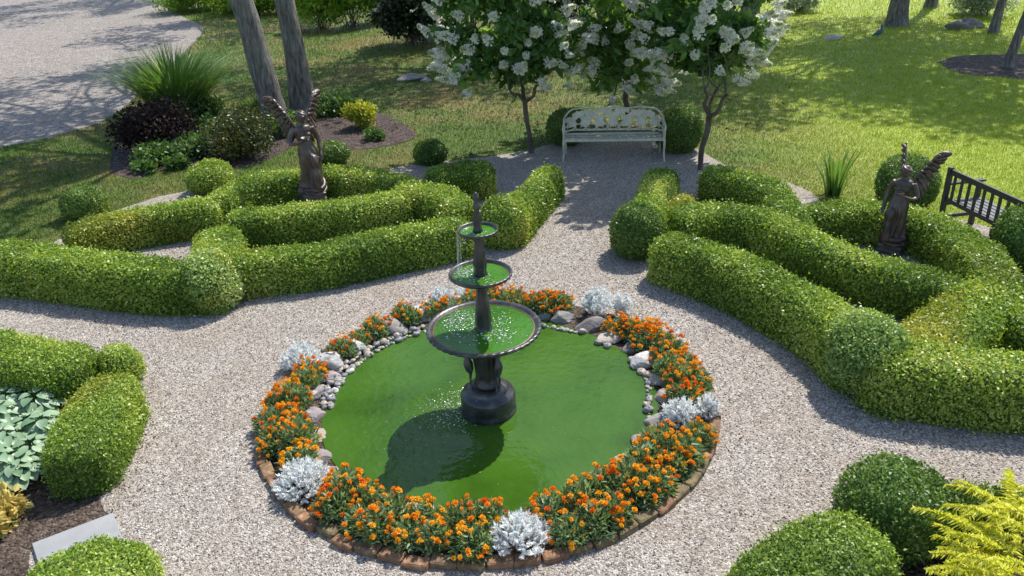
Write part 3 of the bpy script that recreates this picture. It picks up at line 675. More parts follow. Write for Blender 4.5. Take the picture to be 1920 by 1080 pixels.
# ------------------------------------------------------------------ dusty miller
def dusty(px, py, R, H, label, seed):
    c = G(px, py); rr = np.random.default_rng(seed); mb = MB(); n = int(150 * (R / .2) ** 1.5)
    for k in range(n):                       # deeply lobed leaves on short stems
        a = rr.random() * 6.28; q = sqrt(rr.random()); tip = np.array([cos(a) * q * R, sin(a) * q * R, H * (1 - .55 * q * q) * rr.uniform(.75, 1.1)])
        base = tip * [.45, .45, .35]; d = unit(tip - base + [0, 0, .02]); L = np.linalg.norm(tip - base) * .8 + .04; s = unit(np.cross(d, rr.normal(size=3))); upv = np.cross(s, d)
        st = tip - d * .09
        pts = []; nrm = []
        for j in range(6):
            f = j / 5; w_ = .032 * (1 - .45 * abs(f - .4))
            for sg in (-1, 1): pts.append(st + d * .085 * f + upv * .015 * sin(f * 3)); nrm.append(unit(d * .7 + s * sg))
        pts.append(tip); nrm.append(d)
        leaves(mb, np.array(pts), np.array(nrm), .04, .017, 0, int(rr.integers(1e6)), rr.uniform(.45, .9), spread=.15)
    mb.v = [(v + c, t_) for v, t_ in mb.v]
    tag(obj('dusty_miller', mb, SILV, None, c), label, 'silver plant', 'silver plants in the flower bed'); DM.append((c[0], c[1], R))
DM = []
dusty(567, 692, .22, .3, 'silver plant beside the round white stone at the drive side of the pond', 1)
dusty(572, 920, .25, .27, 'wide silver plant at the front of the bed on the drive side, overhanging bricks', 2)
dusty(975, 1025, .24, .27, 'large silver plant at the very front of the pond ring', 3)
dusty(1275, 795, .18, .26, 'fuller of the paired silver plants on the bench side, next to the water', 4)
dusty(1325, 785, .13, .27, 'smaller of the paired silver plants on the bench side, by the bricks', 5)
dusty(828, 573, .17, .24, 'silver plant seen between the middle basin and the back marigolds', 6)
dusty(868, 568, .14, .2, 'low silver plant right behind the fountain column', 7)
dusty(1122, 592, .2, .36, 'tall silver plant at the back of the bed above the dark flat stone', 8)
dusty(1166, 590, .14, .28, 'small sparse silver plant at the back beside the bench side marigolds', 9)

# ------------------------------------------------------------------ marigolds
def mari_foliage(seed):
    rr = np.random.default_rng(seed); mb = MB(); n = 620
    a = rr.random(n) * 6.28; q = np.sqrt(rr.random(n)); P = np.stack([np.cos(a) * q * .15, np.sin(a) * q * .15, .21 * (1 - .5 * q ** 2) * rr.uniform(.25, 1, n)], 1)
    leaves(mb, P, unit(P * [1, 1, .6]) + [0, 0, .3], .055, .016, 0, seed, spread=.7)
    for k in range(10):
        b = rr.random() * 6.28; tube(mb, [(0, 0, 0), (cos(b) * .05, sin(b) * .05, .1), (cos(b) * .11, sin(b) * .11, .19)], [.005, .004, .002], 5)
    return mesh('marigold_foliage', mb, MARI)
def mari_flower(seed, mat):
    rr = np.random.default_rng(seed); mb = MB(); P = []; D = []; Tn = []
    for ring, (n, rad, zz, el) in enumerate(((12, .017, -.004, -.1), (11, .0135, .003, .3), (9, .009, .008, .7), (6, .004, .011, 1.2))):
        for k in range(n):
            a = 2 * pi * (k + .5 * ring) / n + rr.normal() * .1; P.append((cos(a) * rad, sin(a) * rad, zz)); D.append((cos(a) * cos(el), sin(a) * cos(el), sin(el))); Tn.append(.25 + .18 * ring)
    P = np.array(P); D = np.array(D)
    leaves(mb, P, D, .02, .017, 0, seed, np.array(Tn), fold=.25, spread=.12)
    ellipsoid(mb, (0, 0, 0), (.016, .016, .011), 6, 10)
    return mesh('marigold_flower', mb, mat)
mfol = [mari_foliage(s) for s in range(5)]
mflo = [mari_flower(s, PET[k]) for k in range(3) for s in (k * 7, k * 7 + 1)]
mcount = 0
def marigold(x, y, sc, nf, rr):
    global mcount
    mcount += 1
    t_ = thing('marigold_plant', 'bushy marigold with orange flower heads planted in the ring round the pond', 'flower', (x, y, .01), 'marigolds in the flower bed', rr.random() * 6.28)
    inst('foliage', mfol[int(rr.integers(5))], t_, (0, 0, 0), (0, 0, 0), (sc, sc, sc * rr.uniform(.85, 1.15)))
    hue = rr.normal() * .35
    for k in range(nf):
        a = rr.random() * 6.28; q = sqrt(rr.random()) * .175 * sc; z = (.262 - .13 * (q / .155 / sc) ** 2) * sc * rr.uniform(.72, 1.12)
        m_ = int(np.clip(round(.6 + hue + rr.normal() * .7), 0, 2)) * 2 + int(rr.integers(2)); s = rr.uniform(.52, .8)
        inst('flower_head', mflo[m_], t_, (cos(a) * q, sin(a) * q, z), (cos(a + pi / 2) * 0 + rr.normal() * .35 - sin(a) * q * 2.2, cos(a) * q * 2.2 + rr.normal() * .35, rr.random() * 6), (s, s, s * rr.uniform(.8, 1.05)))
rr = np.random.default_rng(21)
for row, (rad, nn) in enumerate(((1.79, 44), (2.02, 52), (1.88, 48))):
    for k in range(nn):
        a = (k + .5 * row) * 360 / nn + rr.normal() * 1.2; front = 205 < a % 360 < 335; back = 30 < a % 360 < 150
        if row == 2 and not 62 < a % 360 < 216: continue
        if row == 0 and not front and not (a % 360 > 335 or a % 360 < 60): continue
        if 105 < a % 360 < 172 and (k % 4 == 0): continue
        rd = rad + rr.normal() * .025 + (.07 if row == 0 and not front else 0) + (.02 if row == 0 and not front else 0)
        if back and row: rd -= .06
        if row == 2: rd += .02
        q = ringpt(a, rd)
        if any(np.hypot(q[0] - d[0], q[1] - d[1]) < d[2] * .95 + (.10 if d[1] > 7.5 else .06) for d in DM): continue
        sparse = 112 < a % 360 < 160
        marigold(q[0], q[1], rr.uniform(.9, 1.25) * (.82 if sparse else 1), int(rr.integers(9, 15) if sparse else rr.integers(15, 27)), rr)

# ------------------------------------------------------------------ trees
def crown_blobs(c, rad, nb, rb, seed, hollow=.35):
    rr = np.random.default_rng(seed); d = unit(rr.normal(size=(nb, 3))); q = rr.uniform(hollow, .9, nb) ** .6
    return c + d * q[:, None] * rad, rr.uniform(.7, 1.25, nb) * rb
def blob_leaves(mb, C, R, per, L, W, mat, seed, fold=0., squash=.8, tint=None):
    rr = np.random.default_rng(seed)
    for i, (c, r_) in enumerate(zip(C, R)):
        d = unit(rr.normal(size=(per, 3))); P = c + d * (rr.random((per, 1)) ** .4) * r_ * [1, 1, squash]
        leaves(mb, P, d * .6 + [0, 0, .15], L, W, mat, seed + i, np.full(per, np.clip(.45 + .2 * rr.normal(), .1, .9)), fold, .9, .2)
def limb(mb, a, b, ra, rb, seed, n=9, mat=0, bow=.06, ns=8):
    rr = np.random.default_rng(seed); a = np.asarray(a, float); b = np.asarray(b, float); L = np.linalg.norm(b - a)
    mid = [a + (b - a) * f + rr.normal(size=3) * L * bow for f in (.35, .7)]
    tube(mb, smoothpath([a, *mid, b], n), np.linspace(ra, rb, n), ns, mat, wobble=ra * .08, seed=seed)

panm = []
for s in range(4):
    rr = np.random.default_rng(300 + s); mb = MB(); n = 150; f = rr.random(n) ** .8; a = rr.random(n) * 6.28; rad = .072 * (1 - f * .92) * rr.uniform(.75, 1.1, n)
    P = np.stack([np.cos(a) * rad, np.sin(a) * rad, f * .2], 1); N = unit(np.stack([np.cos(a), np.sin(a), .4 + 0 * a], 1))
    leaves(mb, P, N, .042, .036, 0, s, np.clip(.95 - f ** 2.2 * .85, 0, 1), spread=.6)
    k_ = np.where(rad > .06)[0]
    tube(mb, [(0, 0, -.06), (0, 0, .1), (0, 0, .2)], [.005, .004, .002], 5, tint=.1)
    panm.append(mesh('flower_panicle', mb, PANI))
def hydrangea(label, base, fork, crown, y, tr, arms, seed, npan, dy=0., ky=.85):
    """crown = (px, py, rx px, ry px) in the upright plane at distance y"""
    b = np.array([base[0], base[1], 0]); rr = np.random.default_rng(seed)
    t_ = thing('hydrangea_tree', label, 'tree', b, 'flowering trees round the white bench')
    fk = VP(*fork, y); mb = MB(); limb(mb, b, fk, tr, tr * .75, seed, 10, bow=.025)
    cc = VP(crown[0], crown[1], y) + [0, dy, 0]; sx = abs(VP(crown[0] + crown[2], crown[1], y)[0] - cc[0]); sz = abs(VP(crown[0], crown[1] + crown[3], y)[2] - cc[2])
    for k, (ax, ay) in enumerate(arms):
        e = VP(ax, ay, y + rr.normal() * .2); limb(mb, fk, e, tr * .62, tr * .35, seed + k, 8, bow=.09)
        for j in range(3):
            d = unit(rr.normal(size=3) + [0, 0, 1.1]); limb(mb, e, e + d * [sx * .4, sx * .4, sz * .5], tr * .3, .006, seed + 10 * k + j, 6, bow=.1, ns=5)
    obj('trunk', mb, BARKB, t_, b)
    mb = MB(); rad = np.array([sx, sx * ky, sz]); C, R = crown_blobs(cc, rad * .92, 84, sx * .19, seed); rel = (C - cc) / rad; rel[:, 2] = np.where(rel[:, 2] < 0, -np.abs(rel[:, 2]) ** .6, rel[:, 2]); C = cc + rel * rad
    C[:, 2] = np.maximum(C[:, 2], fk[2] + .3)
    blob_leaves(mb, C, R, 62, .19, .095, 0, seed, fold=.18)
    obj('foliage', mb, HYD, t_, b)
    k = 0
    while k < npan:
        d = unit(rr.normal(size=3)); 
        if d[2] < -.8 or d[1] > .6 or (d[2] > .75): continue
        dz = np.array([d[0], d[1], -abs(d[2]) ** .6 if d[2] < 0 else d[2]]); P = cc + dz * rad * rr.uniform(.82, 1.08); P[2] = max(P[2], fk[2] + .2); s = rr.uniform(.85, 1.4)
        dirn = Vector(unit(d * [1, 1, .6] + [0, 0, .45] + rr.normal(size=3) * .25)); q = dirn.to_track_quat('Z', 'Y').to_euler()
        inst('flower_panicle', panm[k % 4], t_, tuple(P - b), tuple(q), (s, s, s * rr.uniform(.9, 1.25))); k += 1
gA, gB, gC = G(997, 287), G(1177, 222), G(1313, 318)
hydrangea('white flowering standard tree on the drive side of the white bench', gA, (984, 192), (948, -10, 150, 180), gA[1], .06, [(955, 168), (975, 150), (1010, 158)], 11, 150)
hydrangea('white flowering standard tree rising straight behind the white bench', gB, (1176, 165), (1160, -40, 135, 205), gB[1], .07, [(1150, 130), (1178, 120), (1205, 130)], 23, 150, -.7, 1.0)
hydrangea('white flowering tree with crooked looping limbs on the black bench side of the white bench', gC, (1330, 218), (1352, -40, 138, 205), gC[1], .055, [(1322, 170), (1345, 165), (1362, 178)], 35, 165, .7, 1.1)

def tall_tree(label, base, top, r0, crown_c, crown_r, nb, rb, seed, name='oak_tree', bark=None, per=150, L=.22, group='tall trees standing on the lawn', extra=None, leafm=None):
    b = np.asarray(base, float); t_ = thing(name, label, 'tree', b, group); rr = np.random.default_rng(seed)
    mb = MB(); top = np.asarray(top, float); cc = np.asarray(crown_c, float)
    mid = b + (top - b) * .5 + np.array([.1, 0, 0]); pts = smoothpath([b - [0, 0, .05], b + (top - b) * .04, mid, top], 26)
    rad = np.interp(np.linspace(0, 1, 26), [0, .03, .1, 1], [r0 * 1.5, r0 * 1.22, r0, r0 * .55]); tube(mb, pts, rad, 18, wobble=r0 * .06, seed=seed)
    C, R = crown_blobs(cc, np.asarray(crown_r, float), nb, rb, seed)
    for c in C[::3]: limb(mb, pts[int(rr.integers(14, 26))], c, r0 * .3, .03, int(rr.integers(1e6)), 8, ns=6)
    obj('trunk', mb, bark or BARK, t_, b)
    mb = MB(); blob_leaves(mb, C, R, per, L, L * .62, 0, seed); obj('crown', mb, leafm or OAK, t_, b)
b1, b2 = G(522, 236), G(573, 206)
tall_tree('thicker leaning grey oak trunk behind the winged statue', b1, VP(446, -60, b1[1]) + [-.7, 0, 3.2], .27, b1 + [-2.0, 1.0, 9.5], (4.6, 4.2, 2.6), 40, .95, 51)
tall_tree('second grey oak trunk close behind the thicker leaning one', b2, VP(520, -70, b2[1]) + [-.4, .3, 3.2], .27, b2 + [-3.5, 8.5, 10.5], (5.6, 5.5, 2.6), 52, 1.05, 52)
b3 = G(1680, 48); tall_tree('broad grey trunk far back on the lawn above the blue ornament', b3, b3 + [0, 0, 9], .28, b3 + [-1.5, 0, 9.5], (5.5, 4.2, 3.0), 60, 1.15, 53)
b4 = G(1888, 125); tall_tree('slim leaning trunk rising from the mulch island', b4, b4 + [.9, 0, 7], .12, b4 + [1.8, 1, 8.5], (3.2, 2.8, 2.2), 30, .95, 54)
b5 = G(1862, 62); tall_tree('thin dark trunk behind the mulch island beside pale bush', b5, b5 + [.3, 0, 8], .13, b5 + [.5, 1, 9], (3.4, 3, 2.4), 34, 1.0, 55)
b6 = G(1745, 14); tall_tree('distant dark trunk between the broad trunk and the pale bush', b6, b6 + [.2, 0, 9], .2, b6 + [0, 0, 10], (4.5, 4, 3.0), 44, 1.1, 56)
b7 = G(960, 85) ; tall_tree('dark evergreen trunk behind the drive side flowering tree', b7, b7 + [.2, 0, 9], .3, [1, 27.2, 9.5], (5.6, 4.4, 2.4), 52, 1.1, 57)
b8 = G(1400, 78); tall_tree('tree trunk hidden behind the crowns of the flowering trees', b8, b8 + [.2, 0, 9], .3, [10.5, 25, 9.6], (4.6, 4.4, 2.4), 44, 1.1, 58)

tall_tree('tall tree shading the upper end of the gravel drive', (-16, 50, 0), (-16.5, 50, 9), .3, (-18.5, 47.5, 9.5), (7, 6, 2.6), 58, 1.1, 59)
b10 = G(555, 6); tall_tree('tall tree rising out of the sunlit bushes beyond the oak trunks', b10, b10 + [.3, 0, 9], .25, [-7.3, 38.5, 9.6], (5, 4.4, 2.2), 40, 1., 60)
# ------------------------------------------------------------------ shrubs and plants
def shrub(label, px, py, rx, h, mat, nb=26, rb=None, per=120, L=.07, W=.04, seed=1, name='shrub', cat='shrub', group=None, ry=None, fold=0., stems=True):
    c = G(px, py); rb = rb or rx * .36; rr = np.random.default_rng(seed); mb = MB()
    ctr = c + [0, 0, h * .52]; C, R = crown_blobs(ctr, np.array([rx * .78, (ry or rx) * .78, h * .42]), nb, rb, seed, .1)
    C[:, 2] = np.maximum(C[:, 2], R * .35)
    if stems:
        for k in range(0, nb, 2): limb(mb, c + rr.normal(size=3) * [rx * .1, rx * .1, 0], C[k], .018, .005, seed + k, 6, 1, ns=5)
    blob_leaves(mb, C, R, per, L, W, 0, seed, fold, .9)
    for i in range(len(mb.v)): mb.v[i][0][:, 2] = np.maximum(mb.v[i][0][:, 2], .005)
    return tag(obj(name, mb, [mat, BARKB], None, c), label, cat, group)
shrub('dark purple barberry bush in front of the tall ornamental grass', 292, 285, .95, .95, BARB, 34, .38, 170, .075, .05, 61, 'barberry_bush')
shrub('olive green mounded shrub behind the winged statue', 462, 292, .85, .85, OLIV, 30, .33, 200, .06, .035, 62)
shrub('bright yellow green shrub on the mulch below the second oak trunk', 677, 240, .42, .55, CHART, 22, .17, 110, .07, .045, 63, 'golden_shrub')
shrub('low leafy green perennial at the foot of the oak trunks', 620, 215, .5, .32, COVER, 18, .18, 90, .09, .05, 64, 'perennial', 'plant')
shrub('small pale green perennial between olive shrub and oak trunk', 485, 225, .6, .38, COVER, 18, .2, 100, .09, .05, 65, 'perennial', 'plant')
shrub('sprawling green perennial between the barberry and the olive shrub', 365, 290, .75, .38, COVER, 24, .24, 110, .09, .05, 66, 'perennial', 'plant')
shrub('small lime perennial at the lawn end of the mulch bed', 277, 322, .3, .25, COVER, 12, .12, 70, .08, .05, 67, 'perennial', 'plant')
shrub('dim low perennial below the barberry on the mulch', 330, 318, .34, .22, COVER, 12, .13, 70, .08, .05, 68, 'perennial', 'plant')
shrub('little green tuft on the mulch beside the yellow green shrub', 700, 262, .28, .2, COVER, 10, .11, 70, .07, .04, 69, 'perennial', 'plant')
for i, (px, py, rx, h, lab) in enumerate(((425, 262, .6, .5, 'green leafy perennial between ornamental grass and olive shrub'), (545, 250, .5, .4, 'green perennial under the thicker leaning oak trunk'), (395, 230, .6, .55, 'soft green perennial tucked against the foot of the ornamental grass'), (300, 305, .5, .35, 'spreading green perennial at the front of the barberry'), (640, 205, .4, .3, 'low green perennial behind the yellow green shrub'))):
    shrub(lab, px, py, rx, h, COVER, 22, .19, 110, .085, .045, 170 + i, 'perennial', 'plant')
# rough growth beyond the drive and dark evergreens
wl = ['tall bright weeds at the tip of the drive', 'bright leafy bush beyond the oak trunks', 'yellow green bush at the end of the sunlit growth', 'sunlit leafy bush between the two oak trunks',
      'tall lush bush at the drive edge furthest up the frame', 'rough green bush just beyond the second oak trunk', 'sunlit weeds midway along the drive edge', 'bright low growth between the drive edge weeds and oak trunks', 'bright weedy growth beyond the gap between oak trunks']
for i, (px, py, rx, h) in enumerate(((345, 22, 2.0, 1.6), (660, 52, 1.5, 2.6), (712, 42, 1.1, 2.4), (505, 10, 1.8, 2.2), (440, 22, 1.7, 1.5), (605, 55, 1.3, 2.2), (395, 16, 1.8, 1.7), (478, 28, 1.3, 1.2), (560, 22, 1.8, 1.8))):
    shrub(wl[i], px, py, rx, h, WILD, 40, rx * .3, 150, .14, .06, 80 + i, 'wild_shrub')
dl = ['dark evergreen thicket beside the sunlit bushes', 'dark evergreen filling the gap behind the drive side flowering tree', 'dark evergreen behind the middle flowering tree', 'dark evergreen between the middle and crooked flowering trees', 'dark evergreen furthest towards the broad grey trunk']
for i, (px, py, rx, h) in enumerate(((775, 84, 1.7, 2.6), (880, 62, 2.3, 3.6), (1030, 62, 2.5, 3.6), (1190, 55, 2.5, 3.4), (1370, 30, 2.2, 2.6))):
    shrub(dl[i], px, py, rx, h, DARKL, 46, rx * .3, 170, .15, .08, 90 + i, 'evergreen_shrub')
shrub('pale grey green bush in the sun beyond the mulch island', 1840, 28, 1.3, 1.3, GREYL, 30, .45, 130, .13, .07, 97, 'pale_bush')
shrub('sunlit pale bush far behind the crooked flowering tree', 1495, 22, 1.2, 1.0, GREYL, 26, .4, 110, .12, .06, 98, 'pale_bush')

def blades(label, px, py, n, h, spread, wd, mat, seed, name, cat='grass clump', arch=.5, base=.15, plumes=0):
    c = G(px, py); rr = np.random.default_rng(seed); mb = MB(); K = 7; f = np.linspace(0, 1, K)
    a = rr.random(n) * 6.28; q = np.sqrt(rr.random(n)); hh = h * rr.uniform(.6, 1.05, n) * (1 - .25 * q)
    P0 = np.stack([np.cos(a) * q * base, np.sin(a) * q * base, 0 * a], 1); od = np.stack([np.cos(a), np.sin(a), 0 * a], 1) + rr.normal(size=(n, 3)) * [.25, .25, 0]
    X = P0[:, None] + od[:, None] * (spread * q * hh / h)[:, None, None] * (f ** 1.7)[None, :, None]
    X[:, :, 2] = hh[:, None] * (f * (1 + arch * q[:, None] * .6) - arch * q[:, None] * .75 * f ** 2.6)
    s = np.stack([-np.sin(a + .5 * rr.normal(size=n)), np.cos(a + .5 * rr.normal(size=n)), 0 * a], 1)[:, None] * (wd * (1 - f ** 2 * .93))[None, :, None]
    V = np.stack([X - s, X + s], 2).reshape(n, -1, 3) + c; k = np.arange(K - 1) * 2; Fq = np.stack([k, k + 1, k + 3, k + 2], 1)
    tt = np.clip(.5 + .22 * rr.normal(size=n), 0, .9)
    if plumes: tt[:plumes] = 1
    mb.add(V.reshape(-1, 3), [(np.arange(n)[:, None, None] * 2 * K + Fq).reshape(-1, 4)], 0, np.repeat(tt, 2 * K))
    return tag(obj(name, mb, mat, None, c), label, cat)
blades('tall arching ornamental grass beside the gravel drive', 342, 230, 1900, 1.95, 1.9, .012, BLADE, 71, 'ornamental_grass', arch=.75, base=.45, plumes=70)
blades('upright sword leaved clump on the lawn edge by the far statue', 1562, 366, 60, .95, .42, .02, BLADE, 72, 'iris_clump', 'plant', arch=.2, base=.13)
# hostas
def hosta_mesh(seed):
    rr = np.random.default_rng(seed); mb = MB()
    for k in range(40):
        a = k * 2.4; q = sqrt((k + .5) / 40); b = np.array([cos(a) * q * .17, sin(a) * q * .17, .26 - .14 * q * q]); d = unit(np.array([cos(a), sin(a), .15 - .5 * q]) + rr.normal(size=3) * .15)
        s = unit(np.cross(d, [0, 0, 1.])); upv = np.cross(s, d); L = rr.uniform(.085, .135); f = np.linspace(0, 1, 7); wv = L * .42 * np.sin(np.clip(f * .93 + .07, 0, 1) * pi) ** .75
        rows = []
        for j in range(7):
            m0 = b + d * L * f[j] - upv * L * .28 * f[j] ** 2
            rows += [m0 - s * wv[j] + upv * wv[j] * .3, m0, m0 + s * wv[j] + upv * wv[j] * .3]
        mb.add(np.array(rows), gridfaces(7, 3), 0, np.clip(.5 + .25 * rr.normal(), 0, 1))
        tube(mb, [(0, 0, 0), b * [.6, .6, .7], b], [.005, .004, .003], 5, tint=.2)
    return mesh('hosta', mb, HOST)
hm = [hosta_mesh(s) for s in range(3)]; k = 0
for (px, py) in ((25, 775), (80, 785), (5, 815), (62, 825), (-35, 790), (25, 860), (70, 870), (-30, 850), (5, 905), (45, 905), (95, 830)):
    c = G(px, py); o = inst('hosta', hm[k % 3], None, c, (0, 0, k * 1.3), (.95, .95, 1.0 + .15 * (k % 3))); k += 1
    tag(o, 'glaucous broad leaved hosta in the bed enclosed by clipped hedges', 'plant', 'hostas massed in the corner bed')
shrub('cream yellow leafed plant cut by the frame below the hostas', -5, 990, .2, .25, GOLDP, 16, .1, 60, .075, .05, 73, 'golden_perennial', 'plant', fold=.15)

# golden cut leaf sumac
def frond(mb, base, d, L, rr):
    K = 22; f = np.linspace(0, 1, K); d = unit(d); P = base + d * (L * f)[:, None]; P[:, 2] -= L * .42 * f ** 2
    tube(mb, P, np.linspace(.005, .0015, K), 5, 0); T = unit(np.gradient(P, axis=0)); s = unit(np.cross(T, [0, 0, 1.]))
    for sg in (-1, 1):
        for j in range(2, K):
            for e in range(2):
                p = P[j] - T[j] * L / K * .5 * e
                leaves(mb, p[None], (s[j] * sg + T[j] * .5 + [0, 0, -.4])[None], .105 * (1 - .7 * abs(f[j] - .35)), .017, 0, int(rr.integers(1e6)), rr.uniform(.3, .95), spread=.2)
rr = np.random.default_rng(77); c = G(1950, 1130); mb = MB()
for k in range(13):
    q = np.array([rr.normal() * .12, rr.normal() * .12, rr.uniform(.38, .62)]); st = c + q * [2.2, 2.2, 1]
    limb(mb, c + [rr.normal() * .04, rr.normal() * .04, 0], st, .018, .01, 700 + k, 7, 1, ns=6)
    for j in range(7):
        a = j * 2.4 + k; frond(mb, st, np.array([cos(a), sin(a), .55]), rr.uniform(.34, .5), rr)
for (px, py, z, px2, py2) in ((1840, 1000, .62, 1700, 940), (1900, 985, .66, 1760, 935), (1830, 1050, .55, 1740, 1030), (1900, 1040, .6, 1800, 960), (1850, 1075, .5, 1730, 1060), (1920, 1010, .6, 1800, 1010), (1930, 960, .6, 1790, 950), (1880, 1030, .66, 1770, 990), (1930, 1060, .62, 1760, 1045), (1900, 1075, .7, 1790, 1030), (1930, 1000, .72, 1830, 950)):
    a = G(px, py, z); e = G(px2, py2, z - .02); limb(mb, c, a, .014, .007, px, 7, 1, ns=6); frond(mb, a, unit(e - a) + [0, 0, .35], np.linalg.norm(e - a) * .95, rr)
tag(obj('sumac_shrub', mb, [GOLD, BARKB], None, c), 'bright golden feathery leaved shrub in the bed corner by the dark ball', 'shrub')

# paving slab, rocks, ornament
q = GP([(62, 1026), (214, 968), (232, 1016), (80, 1082)]); mb = MB()
V = np.vstack([q + [0, 0, -.02], q + [0, 0, .035]]); cc = V.mean(0); top = cc + (V[4:] - cc) * [.985, .985, 1] + [0, 0, .006]; V = np.vstack([V, top, top.mean(0)])
mb.add(V, [gridfaces(3, 4, False, True), fan(np.arange(8, 12), 12)], smooth=False)
tag(obj('paving_slab', mb, SLAB, None, q.mean(0)), 'flat pale grey concrete slab bridging gravel and mulch', 'paving slab')
for (px, py, R, sy, sz, k, lab) in ((772, 150, .4, .6, .36, 'grey', 'pale rock set in the shady lawn'), (800, 153, .2, .7, .4, 'grey', 'small flat rock touching the pale rock on the shady lawn'),
                                (1808, 54, .75, .4, .35, 'dark', 'long dark flat rock lying beside the pale bush'), (396, 262, .24, .6, .5, 'grey', 'grey rock between perennials in the mulch bed'), (1562, 74, .35, .6, .4, 'pale', 'pale flat rock on the far brown lawn')):
    c = G(px, py); tag(inst('rock', rock_mesh('rock', px, ROCK[k], 1, 1), None, (c[0], c[1], R * sz * .3), (0, 0, .3), (R, R * sy, R * sz)), lab, 'rock')
c = G(1645, 72); mb = MB()
tube(mb, [(-.02, 0, 0), (-.02, 0, .16)], .012, 6); tube(mb, [(.03, 0, 0), (.03, 0, .16)], .012, 6)
tube(mb, smoothpath([(-.26, 0, .13), (-.12, 0, .19), (.0, 0, .24), (.1, 0, .3), (.13, 0, .42), (.11, 0, .52), (.13, 0, .58)], 20), np.interp(np.linspace(0, 1, 20), [0, .2, .45, .6, .8, .93, 1], [.02, .06, .11, .09, .04, .05, .02]), 12)
tube(mb, [(.13, 0, .565), (.22, 0, .555)], [.018, .003], 6)
mb.v = [(v * .7 + c, t_) for v, t_ in mb.v]; tag(obj('bird_ornament', mb, BLUE, None, c), 'small blue bird ornament on the brown lawn below the broad trunk', 'garden ornament')
# fallen leaves and twigs on the brown lawn
rr = np.random.default_rng(9); n = 2600; P = np.array([G(a, b) for a, b in zip(rr.uniform(560, 1500, n), rr.uniform(15, 250, n))]); P[:, 2] = .03
k = ~inpoly(P, GPOLY); P = P[k]; mb = MB(); leaves(mb, P, np.tile([0, 0, .2], (len(P), 1)) + rr.normal(size=(len(P), 3)) * [1, 1, .1], .07, .04, 0, 9)
struct(obj('fallen_leaves', mb, leafmat('dead_leaf', [(.16, .1, .05), (.36, .27, .16)], .1, .7, .2, 1.)), 'stuff')

n = 1500; P = np.stack([rr.uniform(-6, 7, n), rr.uniform(3.4, 14.5, n), np.full(n, .018)], 1)
P = P[inpoly(P, GPOLY) & (np.hypot(P[:, 0] - PC[0], P[:, 1] - PC[1]) > 2.26) & (wob(P, 3, .9, .5) + .35 * rr.normal(size=n) > .1)]; mb = MB(); leaves(mb, P, rr.normal(size=(len(P), 3)) * [1, 1, .1], .032, .016, 0, 10)
for C_, N_, w_ in HPATH:
    m_ = len(C_) * 3; i_ = rr.integers(0, len(C_), m_); sd_ = rr.choice([-1, 1], m_) * (w_ / 2 + np.abs(rr.normal(size=m_)) * .09 + .0); q_ = C_[i_] + N_[i_] * sd_[:, None] + rr.normal(size=(m_, 2)) * .04
    leaves(mb, np.concatenate([q_, np.full((m_, 1), .016)], 1), rr.normal(size=(m_, 3)) * [1, 1, .1], .03, .016, 0, int(rr.integers(1e6)))
struct(obj('leaf_litter', mb, leafmat('litter', [(.14, .09, .05), (.34, .24, .14)], .1, .7, .2, 1.)), 'stuff')
